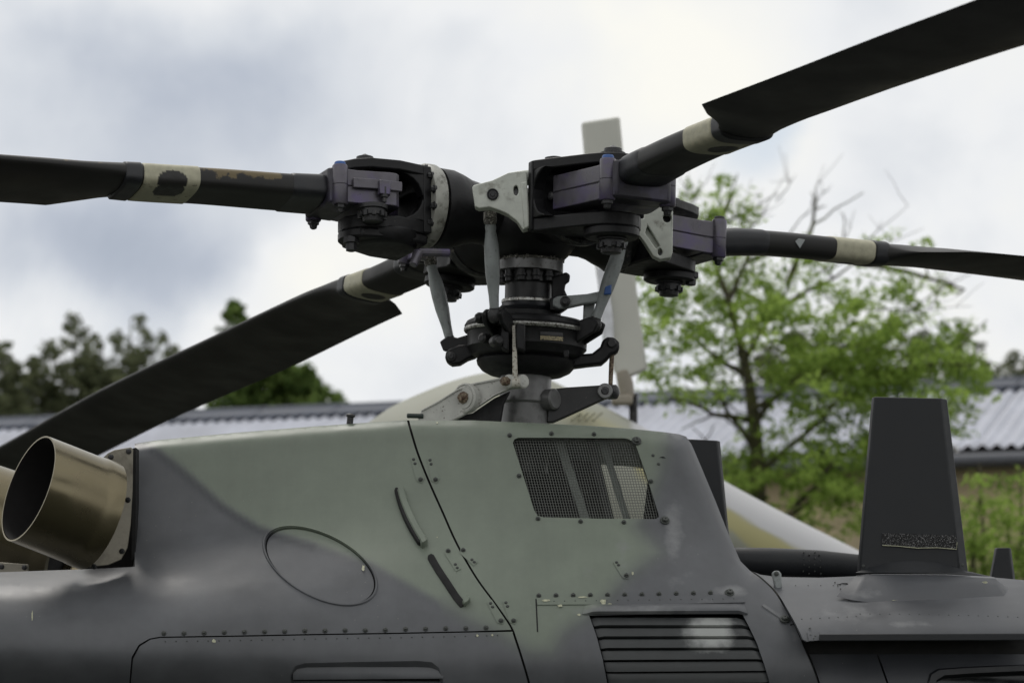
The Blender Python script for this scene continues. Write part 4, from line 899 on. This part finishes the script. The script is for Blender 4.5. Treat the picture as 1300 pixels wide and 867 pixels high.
# white pitch horns
def holed(name, poly, holes, Y, th, m, parent, bev=.004, skew=0):
    pts = list(poly); ed = [(i, (i+1) % len(poly)) for i in range(len(poly))]
    for h in holes:
        n = len(pts); pts += h; ed += [(n+i, n+(i+1) % len(h)) for i in range(len(h))]
    res = geometry.delaunay_2d_cdt([V(p) for p in pts], ed, [], 0, 1e-4)
    bm = bmesh.new(); yy = lambda p: Y+skew*(p.x-poly[0][0]); vf = [bm.verts.new(at(p.x, p.y, yy(p))) for p in res[0]]
    for f in res[2]:
        c = sum((res[0][i] for i in f), V((0, 0)))/3
        if inside((c.x, c.y), poly) and not any(inside((c.x, c.y), h) for h in holes): bm.faces.new([vf[i] for i in f])
    bmesh.ops.dissolve_limit(bm, angle_limit=.01, verts=bm.verts, edges=bm.edges)
    r = bmesh.ops.extrude_face_region(bm, geom=list(bm.faces)); vs = [e for e in r['geom'] if isinstance(e, bmesh.types.BMVert)]
    bmesh.ops.translate(bm, vec=(0, th, 0), verts=vs); bmesh.ops.recalc_face_normals(bm, faces=bm.faces)
    me = bpy.data.meshes.new(name); bm.to_mesh(me); bm.free(); me.materials.append(m)
    me.polygons.foreach_set('use_smooth', [True]*len(me.polygons)); me.set_sharp_from_angle(angle=R(35))
    o = link(name, me, parent); b = o.modifiers.new('bevel', 'BEVEL'); b.width = bev; b.segments = 3; b.limit_method = 'ANGLE'; b.angle_limit = R(40); return o
def circ(x, y, rx, ry=None, n=18): return arc(x, y, rx, 0, 360-360/n, n-1, ry)
h1 = holed('pitch_horn', [(599.5, 238), (601, 235.5), (606, 234), (625, 229), (645, 219.5), (655, 218), (668, 217), (669, 228), (671, 256), (673, 289), (664, 292), (656, 280), (645, 272), (634, 267), (622, 263), (608, 264.5), (603, 262)],
          [circ(655, 242, 3.2, 6.5)], 7.10, .045, M['white'], heli, .006)
mb = MB(); mb.lathe(at(625.5, 247, 7.099), (0, -1, 0), [(.014, -.006), (.014, .003), (.012, .004), (.010, .001), (.006, .001), (.005, .004)], 20); mb.build('horn_bolt', M['bolt'], h1)
mb = MB(); mb.lathe(at(655, 242, 7.13), (0, -1, 0), [(.015, -.01), (.012, 0)], 16); mb.build('slot_filler', M['steel'], h1)
mb = MB(); mb.prism([at(x, y, 7.097) for x, y in ((661, 232), (669, 230), (672, 288), (665, 291))], (0, 0, 0), (0, .01, 0)); mb.build('horn_rib', M['white'], h1, bevel=.003)
mb = MB(); mb.plate([(646, 219), (664, 216), (688, 214), (688, 226), (664, 232)], 7.13, .06); mb.build('horn_root', M['white'], h1, bevel=.006)
h2 = holed('pitch_horn', [(800, 284), (805, 280), (818, 277), (819, 258), (823, 254), (842, 252), (853, 254), (854.5, 262), (854, 320), (852, 327), (838, 329.5), (829, 325), (815, 303)],
          [circ(847, 276.5, 5.5, 6), circ(838, 320, 3, 4.5), [(822, 286), (838, 312), (833, 316), (819, 296)]], 7.34, .04, M['white'], heli, .005)
mb = MB(); mb.prism([at(x, y, 7.355) for x, y in ((816, 282), (842, 314), (836, 322), (810, 292))], (0, 0, 0), (0, .02, 0)); mb.build('horn_web', M['white'], h2, bevel=.004)
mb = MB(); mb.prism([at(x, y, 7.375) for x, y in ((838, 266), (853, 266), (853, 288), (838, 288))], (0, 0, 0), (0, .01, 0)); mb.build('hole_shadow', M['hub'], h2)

# ---------------------------------------------------------------- rotor blades
def blade(k, zc, pitch, rmax, wear=False):
    A = AM[k]; mb = MB(); rings = []; n = 40; wr = []
    rs = list(np.linspace(.52, .99, 22)) + list(np.linspace(1.0, 1.19, 24)) + list(np.linspace(1.22, 1.8, 16)) + list(np.linspace(1.9, rmax, 22))
    for r in rs:
        te = lerp_tab([(.99, -.066), (1.0, -.07), (1.18, -.205), (9, -.205)], r)
        le = lerp_tab([(.575, .064), (.99, .066), (1.25, .075), (9, .075)], r)
        hh = lerp_tab([(.575, .034), (.65, .032), (.9, .030), (1.02, .030), (1.18, .025), (1.5, .019), (9, .018)], r)
        f = smooth(.99, 1.10, r); ring = []
        th = R(hermite([q[0] for q in pitch], [q[1] for q in pitch], r)); z0 = hermite([q[0] for q in zc], [q[1] for q in zc], r)
        for j in range(n):
            a = 2*math.pi*j/n
            cx = math.copysign(abs(math.cos(a))**.6, math.cos(a)); cz = math.copysign(abs(math.sin(a))**.6, math.sin(a))
            e = ((.066 if f < 1 else .066)*cx, hh*cz)
            x = (1+math.cos(a))/2                     # 1 leading edge, 0 trailing edge
            c = 1-x; yt = 5*.22*(.2969*math.sqrt(max(c, 0))-.126*c-.3516*c*c+.2843*c**3-.1015*c**4)*hh*2/.22
            q = (te+(le-te)*x, math.copysign(yt, math.sin(a)) + .004)
            t = e[0]*(1-f)+q[0]*f; z = e[1]*(1-f)+q[1]*f
            ring.append(V((r, t*math.cos(th) - z*math.sin(th), z0 + t*math.sin(th) + z*math.cos(th))))
            wr.append((min(1, max(0, .78+math.sin(a)*.8))*smooth(.66, .70, r)*smooth(1.0, .84, r) if r < 1.0 and math.sin(a) > -.3 and cx > 0 else .72 if 1.0 < r < 1.35 and math.sin(a) > .2 and cx > .3 else .6 if .6 < r < 1.35 and cx > 0 and math.sin(a) > -.5 else 0) if wear else .25 if r < 1.2 else 0)
        rings.append(ring)
    mb.loops(rings); mb.at = {'wear': wr}
    b = mb.build('rotor_blade', M['blade'], heli, A, ang=45)
    # cuff: a neck sleeve, the beige band and a rubber collar
    def sleeve(name, m, r0, r1, off, oval=False, nn=14):
        mb = MB(); rg = []; ov = []
        for i in range(nn+1):
            r = r0+(r1-r0)*i/nn; o = off if 0 < i < nn else off*.1
            hh = lerp_tab([(.575, .034), (.65, .032), (.9, .030), (1.02, .030), (1.18, .025)], r); th = R(hermite([q[0] for q in pitch], [q[1] for q in pitch], r)); z0 = hermite([q[0] for q in zc], [q[1] for q in zc], r); rr = []
            for j in range(128):
                a = 2*math.pi*j/128; cx = math.copysign(abs(math.cos(a))**.6, math.cos(a)); cz = math.copysign(abs(math.sin(a))**.6, math.sin(a))
                t, z = (.066+o)*cx, (hh+o)*cz
                rr.append(V((r, t*math.cos(th)-z*math.sin(th), z0+t*math.sin(th)+z*math.cos(th))))
                lf = k == 'left'; u = ((r-(r0+r1)/2)/((r1-r0)*(.27 if lf else .30)))**2 + ((t-(.036 if lf else 0))/.034)**2 if lf and z < .012 or not lf and math.sin(a) < 0 else 9
                if lf and t > .04 and z > -.026: u = ((r-(r0+r1)/2)/((r1-r0)*.27))**2 + ((z+.018)/.026)**2
                ov.append(1 if u < 1 else 0)
            rg.append(rr)
        mb.loops(rg)
        if oval: mb.at = {'oval': ov}
        return mb.build(name, M[m], b, A, ang=50)
    bs_ = .03 if k == 'left' else 0; sleeve('neck_sleeve', 'rubber', .53 if k == 'right' else .575, .66, .002); sleeve('beige_band', 'beige', .865+bs_, .985+bs_*1.6, .0022, True, 44)
    sleeve('band_collar', 'rubber', .988+bs_*1.6, 1.03+bs_*1.6, .0035); return b
blade('near', [(.474, .012), (.62, .028), (.8, .040), (1.05, .045), (1.5, .045), (2.0, .040), (2.6, .02), (4.9, -.3)], [(.5, 3), (.9, 4.5), (1.1, 4.6), (1.5, 4.2), (2, 2.2), (2.6, 0), (5, -4)], 4.91)
blade('left', [(.5, .0), (.65, -.010), (.85, -.020), (1.0, -.030), (1.36, -.048), (2, -.08), (4.9, -.45)], [(.5, 12), (.9, 11), (1.2, 10), (1.5, 11), (4.9, 3)], 4.91, True)
blade('right', [(.5, 0), (.6, .015), (.95, .03), (1.5, .035), (2.5, .02), (4.9, -.3)], [(.5, 7), (1.0, 6.5), (1.3, 2), (1.6, 0), (4.9, -3)], 4.91)
blade('far', [(.5, -.01), (.8, -.03), (1.2, -.035), (2.0, -.077), (3.0, -.13), (4.0, -.21), (4.91, -.275)], [(.5, 5), (1.0, 6.6), (1.5, 10), (2.0, 12.7), (3, 14), (4.9, 12)], 4.91)
mb = MB(); mb.add([AM['right'] @ V((r, -.068, z)) for r, z in ((.735, .022), (.75, .006), (.765, .030), (.745, .031))], [(0, 1, 2, 3)]); mb.build('paint_chip', M['link'], heli)

# lower fuselage and skids, below the picture
mb = MB(); rings = []
for x, w, zt, zb in ((-1.9, .35, 2.1, 1.5), (-1.3, .60, 1.75, .9), (-.6, .68, 1.72, .55), (.4, .70, 1.72, .5), (1.2, .70, 1.72, .5), (2.0, .62, 1.72, .55), (2.8, .35, 1.3, .75), (3.1, .08, 1.05, .95)):
    rings.append([V((x, HUBY + w*math.cos(a), (zt+zb)/2 + (zt-zb)/2*math.copysign(abs(math.sin(a))**.6, math.sin(a)))) for a in [2*math.pi*i/32 for i in range(32)]])
mb.loops(rings); mb.at = {k: [v[0]]*len(mb.v) for k, v in paint_attrs([(100, 880)]).items()}; mb.build('lower_fuselage', M['paint'], heli)
for s in (-1, 1):
    mb = MB(); mb.tube([V((-1.2, HUBY+s*1.2, .05)), V((1.6, HUBY+s*1.2, .05)), V((1.95, HUBY+s*1.2, .10)), V((2.15, HUBY+s*1.2, .25))], .045, 12)
    for x in (-.7, 1.1): mb.tube([V((x, HUBY+s*1.2, .06)), V((x, HUBY+s*1.0, .35)), V((x, HUBY+s*.3, .62))], .04, 10)
    mb.build('landing_skid', M['fin'], heli)
# ---------------------------------------------------------------- ground
mb = MB(); mb.loops([[V((x, y, -.0)) for x in np.linspace(-900, 900, 31)] for y in np.linspace(-300, 1500, 31)], False, False)
tag(mb.build('ground', M['grass']), kind='structure')

# ---------------------------------------------------------------- aircraft parked behind
AY = 13.0
a2 = empty('parked_aircraft', (at(700, 600, AY).x, AY, 0), 'pale cream aircraft with a yellow stripe, out of focus behind the dark helicopter', 'aircraft')
PROF = spl([(470, 536), (500, 516), (540, 498), (580, 483), (620, 474), (665, 471), (710, 489), (745, 507), (780, 524), (830, 551), (880, 586), (925, 614), (1000, 654), (1090, 699), (1180, 745), (1260, 792)], 6)
mb = MB(); rings = []; band = []; yel = []
BC = lambda x: lerp_tab([(470, 700), (665, 690), (925, 700), (1090, 765), (1260, 815)], x)
for x, y in PROF:
    zt = at(0, y, AY).z; hh = max(.12, (BC(x)-y)/F*AY*.8); zc = zt-hh; ww = min(hh*1.05, .62); ring = []
    X = at(x, 0, AY).x
    for j in range(64):
        a = 2*math.pi*j/64; ca, sa = math.cos(a), math.sin(a)
        ring.append(V((X, AY + .0 + ww*ca, zc + hh*sa)))
        py = HZ-(ring[-1].z-CZ)*F/ring[-1].y; dd = py-y*AY/AY
        b = lerp_tab([(470, 0), (700, 0), (860, 24), (925, 33), (1000, 37), (1090, 34), (1260, 40)], x)
        band.append(smooth(b+5, b, dd) if x > 800 else 0)
        yb = lerp_tab([(880, 62), (925, 56), (960, 70), (1000, 70), (1060, 62), (1260, 60)], x)
        yel.append(smooth(b, b+5, dd)*smooth(yb+8, yb, dd)*.9 if x > 800 else .45*smooth(10, 22, dd)*smooth(60, 20, dd)*smooth(560, 700, x))
    rings.append(ring)
mb.loops(rings); mb.at = {'band': band, 'yellow': yel}; fus = mb.build('fuselage', M['body2'], a2)
for i in range(4):                          # cooling slots on the hump
    x = 726+i*9; mb = MB(); mb.tube([at(x, 534, 12.50), at(x+6, 528, 12.56), at(x+11, 524.5, 12.66)], .005, 6); mb.build('cooling_slot', mat('slot_shadow', (.16, .16, .10), .7), fus)
mb = MB(); b0 = [(738, 155), (787, 147.5), (791, 190), (800, 290), (811, 390), (822, 468), (800, 478), (789, 482), (780, 470), (768, 420), (757, 345), (746, 240)]
mb.prism([at(x, y, AY-.1) for x, y in b0], (0, 0, 0), (0, .05, 0)); tb = mb.build('tail_rotor_blade', M['blade2'], a2, bevel=.012)
mb = MB(); mb.prism([at(x, y, AY-.14) for x, y in ((757, 338), (770, 338), (778, 400), (780, 440), (766, 440))], (0, 0, 0), (0, .03, 0)); mb.build('blade_edge_strip', mat('edge_strip_white', (.62, .63, .66), .5), tb, bevel=.01)  # paler strip along the blade's left edge face
mb = MB(); mb.tube([at(790, 470, AY-.08), at(794, 488, AY-.08), at(797, 505, AY-.08)], [.03, .035, .03], 14); mb.box(at(790, 508, AY-.08), (.045, .04, .02)); mb.build('rotor_hub', mat('tan_hub', (.26, .235, .19), .7), a2, bevel=.01)
mb = MB(); mb.tube([at(804, 500, AY-.05), at(804, 575, AY-.05)], [.018, .02], 12); mb.build('rotor_post', M['hub'], a2)
mb = MB(); 
for X, Yo in ((at(620, 0, AY).x, .45), (at(620, 0, AY).x, -.45), (at(1150, 0, AY).x, 0)):
    mb.tube([V((X, AY+Yo, 1.9)), V((X, AY+Yo*1.6, .2))], .05, 10); mb.lathe((X, AY+Yo*1.6-.08, .2), (0, 1, 0), [(.1, 0), (.2, .02), (.2, .14), (.1, .16)], 20)
mb.build('undercarriage', M['rubber'], a2)

# ---------------------------------------------------------------- long low building with a corrugated roof
# ridge and eaves lines run slightly away from the viewer to the left
def bl(x, zl, zr, yl, yr):
    t = (x-(-60))/(1360+60); return t
RID = lambda x: lerp_tab([(-100, 527), (500, 516), (1300, 481), (1420, 476)], x)
B0, B1 = V((-14.6, 44.0, 0)), V((8.6, 36.0, 0))           # line below the eaves
_d = (B1-B0).normalized(); B0 = B0-_d*4; B1 = B1+_d*8; bd = (B1-B0); blen = bd.length; bd.normalize(); bn = V((bd.y, -bd.x, 0))   # bn points to the viewer
if bn.y > 0: bn = -bn
EZ, RZ, DEP = CZ+3.79, CZ+4.85, 3.0
b = empty('long_shed', (B0+B1)/2, 'long low shed with a grey corrugated roof and ochre wall, blurred in the background', 'building')
mb = MB(); mb.prism([B0, B1, B1-bn*DEP*2, B0-bn*DEP*2], (0, 0, 0), (0, 0, EZ-.12)); wall = mb.build('wall', M['wall'], b)
eav = bn*.45
for side in (1, -1):
    n = 30
    for i in range(n):
        L0, L1 = blen*i/n, blen*(i+1)/n-.01; mb = MB(); rows = []
        zof = random.uniform(0, .012)
        for q in range(5):
            t = q/4; row = []
            m_ = int((L1-L0)/.177*8)
            for s in range(m_+1):
                l = L0+(L1-L0)*s/m_; base = B0+bd*l
                p = base - bn*DEP + (bn*(DEP+.45)*(1-t) if side == 1 else -bn*(DEP+.45)*(1-t))
                row.append(V((p.x, p.y, EZ-.12 + (RZ-EZ+.12)*t + .028*math.cos(2*math.pi*l/.177) + zof*(1-t))))
            rows.append(row)
        mb.loops(rows, False, False); o = mb.build('roof_sheet', M['roof'], b)
        if side == 1 or True:
            pass
n = 30
for i in range(n):
    p0 = B0+bd*(blen*i/n)-bn*DEP; p1 = B0+bd*(blen*(i+1)/n-.015)-bn*DEP
    mb = MB(); sec = []
    for p in (p0, p1):
        sec.append([p+bn*dx+V((0, 0, RZ+dz)) for dx, dz in ((.42, -.10), (.42, -.06), (.12, .03), (.07, .10), (-.07, .10), (-.12, .03), (-.42, -.06), (-.42, -.10))])
    mb.loops(sec); mb.build('ridge_cap', M['ridge'], b, bevel=.01)
mb = MB(); g0, g1 = B0+bn*.50+V((0, 0, EZ-.27)), B1+bn*.50+V((0, 0, EZ-.27)); mb.tube([g0, g1], .075, 12); mb.build('gutter', M['gutter'], b)
mb = MB(); mb.prism([B0+bn*.40+V((0, 0, EZ-.36)), B1+bn*.40+V((0, 0, EZ-.36)), B1+bn*.40+V((0, 0, EZ-.16)), B0+bn*.40+V((0, 0, EZ-.16))], (0, 0, 0), -bn*.03); mb.build('fascia', M['gutter'], b)
mb = MB(); 
for l in np.arange(.4, blen, .177): mb.lathe(B0+bd*l-bn*(DEP-.40)+V((0, 0, RZ-.115)), (0, 0, 1), [(.05, -.03), (.06, 0), (.04, .02)], 8)
tag(mb.build('ridge_corrugation', M['ridge'], b), kind='stuff')
mb = MB(); p = B0+bd*27.2-bn*DEP; mb.lathe(p+V((0, 0, RZ)), (0, 0, 1), [(.09, 0), (.09, .25), (.13, .27), (.13, .31)], 16); mb.build('roof_vent', M['gutter'], b)

# ---------------------------------------------------------------- trees
def limb(mb, a, b, ra, rb, rng, wob=.08, n=6):
    a, b = V(a), V(b); l = (b-a).length; pts = []; off = V((0, 0, 0))
    for i in range(n+1):
        t = i/n
        if 0 < i < n: off = off + V((rng.uniform(-1, 1), rng.uniform(-1, 1), rng.uniform(-.6, .6)))*l*wob/n*2
        pts.append(a.lerp(b, t)+off*(1-abs(2*t-1)*.3))
    mb.tube(pts, [ra+(rb-ra)*i/n for i in range(n+1)], 7); return pts
def leaves(vs, fs, tn, c, n, rad, size, rng, flat=.7, asp=2.2, tone=.5):
    for _ in range(n):
        while True:
            d = V((rng.uniform(-1, 1), rng.uniform(-1, 1), rng.uniform(-1, 1)))
            if d.length < 1: break
        p = c + V((d.x*rad[0], d.y*rad[1], d.z*rad[2]*flat))
        u = V((rng.gauss(0, 1), rng.gauss(0, 1), rng.gauss(-.3, .6))).normalized(); w = u.cross(V((rng.gauss(0, .5), rng.gauss(0, .5), 1))).normalized()
        s = size*rng.uniform(.6, 1.3); k = len(vs)
        vs += [p-u*s*.5, p+w*s*.5/asp, p+u*s*.5, p-w*s*.5/asp]; fs.append((k, k+1, k+2, k+3))
        t = min(1, max(0, tone+rng.gauss(0, .22))); tn += [t]*4
def crown_obj(vs, fs, tn, m, parent):
    mb = MB(); mb.v = vs; mb.f = fs; mb.at = {'tone': tn}
    me = bpy.data.meshes.new('crown'); me.from_pydata([tuple(p) for p in vs], [], fs)
    x = me.attributes.new('tone', 'FLOAT', 'POINT'); x.data.foreach_set('value', tn); me.materials.append(m)
    return tag(link('crown', me, parent), kind='stuff')
# airy locust tree in front of the shed
rng = random.Random(11); TY = 25.0
t1 = empty('locust_tree', at(958, 990, TY).xy.to_3d(), 'airy bright green locust tree with bare top twigs, right of the rotor head', 'tree')
mb = MB(); T = lambda x, y, dy=0: at(x, y, TY+dy)
base = T(962, 990); base.z = 0
mb.tube([base, T(962, 760), T(962, 590), T(957, 530), T(950, 480), T(938, 430), T(925, 380), T(905, 330), T(880, 285)], [.10, .085, .066, .058, .044, .036, .029, .021, .012], 10); mb.build('trunk', M['bark'], t1)
limbs = [((961, 575), (895, 480), -.5), ((958, 540), (1060, 430), .6), ((955, 520), (1020, 470), -.8), ((950, 480), (860, 420), .5), ((945, 455), (1000, 360), -.3), ((938, 430), (1080, 330), .9), ((962, 600), (1075, 500), -.6),
         ((925, 380), (960, 300), .2), ((962, 620), (880, 560), .4), ((957, 535), (850, 505), -.9), ((1040, 455), (1180, 400), .3), ((1020, 470), (1130, 470), -.2), ((962, 690), (1060, 600), .3), ((1010, 640), (1085, 560), -.3), ((963, 700), (900, 640), .2),
         ((962, 650), (1030, 690), -.5), ((1000, 360), (1030, 250), .1), ((905, 330), (935, 245), .3), ((1080, 330), (1220, 370), .5), ((1130, 470), (1230, 470), -.3)]
tips = []
for (a, c, dy) in limbs:
    m = MB(); pts = limb(m, T(*a), T(c[0], c[1], dy), .030, .009, rng, .12)
    tips += [(p, i/len(pts)) for i, p in enumerate(pts)][2:]
    for _ in range(3):
        s = rng.choice(pts[2:]); e = s+V((rng.uniform(-.5, .5), rng.uniform(-.4, .4), rng.uniform(-.15, .45))); q = limb(m, s, e, .010, .004, rng, .15, 4); tips += [(p, .9) for p in q[2:]]
    m.build('limb', M['bark'], t1)
vs, fs, tn = [], [], []
def canopy(x, y):                           # how leafy the tree is at a place, read off its outline
    return sum(w*math.exp(-((x-cx)/rx)**2-((y-cy)/ry)**2) for cx, cy, rx, ry, w in ((855, 400, 45, 60, 1.2), (870, 470, 60, 40, .8), (915, 255, 26, 30, 1), (930, 330, 35, 30, .6), (985, 395, 75, 45, 1.0), (1090, 430, 70, 40, 1), (1060, 480, 70, 35, 1.1), (1150, 450, 60, 40, 1.0), (1010, 560, 50, 40, .55), (960, 600, 45, 25, 1.0), (1040, 640, 50, 40, .7), (1150, 350, 45, 25, .55), (1050, 320, 40, 25, .4), (1090, 550, 50, 50, .9), (1190, 515, 45, 45, 1.1), (1110, 610, 50, 40, .3), (1225, 480, 25, 30, .6), (840, 480, 30, 20, .8)))
for p, t in tips:
    x, y = 650+p.x/p.y*F, HZ-(p.z-CZ)/p.y*F
    k = canopy(x, y)
    if rng.random() < k: 
        tone = rng.uniform(.2, .95)
        for _ in range(2): leaves(vs, fs, tn, p+V((rng.gauss(0, .1), rng.gauss(0, .15), rng.gauss(0, .08))), 22, (.17, .17, .13), .075, rng, .8, 2.4, tone)
cnt = 0
while cnt < 300:
    x, y = rng.uniform(795, 1250), rng.uniform(225, 700)
    if rng.random() < canopy(x, y)*.85:
        tone = rng.uniform(.1, 1); c = T(x, y, rng.gauss(0, .6)); dr = V((rng.uniform(-1, 1), rng.uniform(-1, 1), rng.uniform(-.5, .1))).normalized(); cnt += 1
        for q in range(4): leaves(vs, fs, tn, c+dr*(q-1.5)*.085, 11, (.10, .10, .08), .084, rng, .8, 2.6, tone)
crown_obj(vs, fs, tn, M['leaf_light'], t1)
m = MB()
for (a, c) in (((930, 330), (1000, 215)), ((1000, 300), (1060, 235)), ((1030, 260), (1040, 228)), ((985, 255), (1010, 222)), ((1060, 330), (1085, 265)), ((1040, 345), (1170, 290)), ((1080, 320), (1150, 260)), ((1100, 395), (1230, 390)), ((1150, 395), (1255, 340)), ((880, 285), (868, 228)), ((880, 260), (890, 240)), ((905, 330), (872, 300)), ((940, 310), (975, 262)), ((1180, 392), (1210, 345)), ((960, 285), (925, 270))):
    pts = limb(m, T(*a), T(*c), .0065, .002, rng, .12)
    for _ in range(3):
        s = rng.choice(pts[1:]); limb(m, s, s+V((rng.uniform(-.25, .25), rng.uniform(-.2, .2), rng.uniform(.0, .3))), .003, .0015, rng, .12, 3)
m.build('bare_twigs', M['twig'], t1)
# bush right of the fin
rng = random.Random(5)
t2 = empty('leafy_bush', at(1265, 990, 22).xy.to_3d(), 'light green leafy bush at the right edge, right of the tall black fin', 'bush')
m = MB()
for c in ((1240, 600), (1232, 650), (1270, 580), (1300, 610), (1255, 660), (1320, 560)):
    g = at(1265, 990, 22); g.z = 0; limb(m, g, at(*c, 22), .03, .008, rng, .1, 6)
m.build('stem', M['bark'], t2)
vs, fs, tn = [], [], []
for _ in range(175):
    x, y = rng.uniform(1222, 1345), rng.uniform(575, 740)
    if y < 575+abs(x-1290)*.4+rng.uniform(0, 30): continue
    if rng.random() < .35 and y < 680: continue
    c = at(x, y, 22+rng.gauss(0, .4)); leaves(vs, fs, tn, c, 34, (.13, .13, .10), .065, rng, .8, 2.4, rng.uniform(.1, .8))
crown_obj(vs, fs, tn, M['leaf_light'], t2)
# trees beyond the shed
def far_tree(name, label, spires, Y, m, seed, size, dens, parentx, group='trees beyond the shed', droop=0):
    rng = random.Random(seed)
    g = at(parentx, 900, Y); g.z = 0
    t = empty(name, g, label, 'tree', group)
    mb = MB(); topz = max(at(x, y, Y).z for x, y, w in spires)
    mb.tube([g, g+V((0, 0, topz*.5)), g+V((.1, 0, topz*.8))], [.3, .2, .08], 8)
    for x, y, w in spires: limb(mb, g+V((0, 0, topz*.45)), at(x, y+12, Y), .10, .02, rng, .08)
    mb.build('trunk', M['bark'], t)
    vs, fs, tn = [], [], []
    for x, y, w in spires:
        n = int(dens*w)
        for i in range(n):
            q = rng.random()**.95; yy = y + q*(560-y); hw = w*(.12+.88*min(1, q*2.2)**.8)
            xx = x + rng.uniform(-1, 1)*hw; c = at(xx, yy, Y+rng.gauss(0, 1.0))
            s = Y/F
            leaves(vs, fs, tn, c, 14, (8*s, 8*s, 6*s), size, rng, .9, 1.7, rng.uniform(.05, .9))
    crown_obj(vs, fs, tn, m, t); return t
far_tree('birch_tree', 'dark green tree cut by the left edge of the photo, behind the shed', [(-30, 425, 40), (5, 432, 26), (20, 460, 25)], 78, M['leaf_dark'], 1, .17, 4.0, -5)
far_tree('birch_tree', 'broad dark green tree with a rounded top, second from the left edge, behind the shed', [(62, 432, 25), (95, 398, 30), (118, 425, 22), (45, 455, 30), (105, 455, 55), (130, 465, 60), (20, 475, 40)], 80, M['leaf_dark'], 2, .17, 3.8, 90)
far_tree('birch_tree', 'looser grey green tree with feathery top, just left of the lower left rotor blade', [(150, 420, 22), (178, 402, 24), (205, 420, 18), (222, 440, 16), (175, 445, 50), (140, 470, 50), (205, 465, 40)], 82, M['leaf_dark'], 3, .16, 3.4, 178)
far_tree('conifer_tree', 'fuller mid green tree standing beneath the lower left rotor blade, highest at its pointed tip', [(298, 384, 36), (345, 440, 50), (385, 462, 30), (330, 430, 60)], 72, M['leaf_mid'], 4, .20, 5.5, 330)
far_tree('broadleaf_tree', 'low light green treetop right of the fuller tree, just above the shed ridge', [(410, 490, 22), (428, 497, 14)], 70, M['leaf_mid'], 9, .16, 5, 412)
far_tree('broadleaf_tree', 'dark green tree behind the locust tree, above the shed ridge', [(1010, 425, 40), (1060, 440, 40), (975, 440, 30)], 84, M['leaf_dark'], 5, .2, 4.2, 1030)
far_tree('broadleaf_tree', 'dark rounded tree behind the right side of the locust tree', [(1135, 403, 32), (1170, 420, 28), (1100, 430, 30)], 88, M['leaf_dark'], 6, .2, 4.2, 1140)
far_tree('broadleaf_tree', 'sparse dark tree with a narrow top, between the locust tree and the right edge', [(1222, 412, 17), (1245, 430, 13), (1215, 450, 25)], 86, M['leaf_dark'], 7, .18, 3.6, 1225)
far_tree('broadleaf_tree', 'low dark treetop at the right edge, behind the shed ridge', [(1285, 448, 22), (1310, 452, 22), (1265, 465, 15)], 86, M['leaf_dark'], 8, .18, 4, 1290)
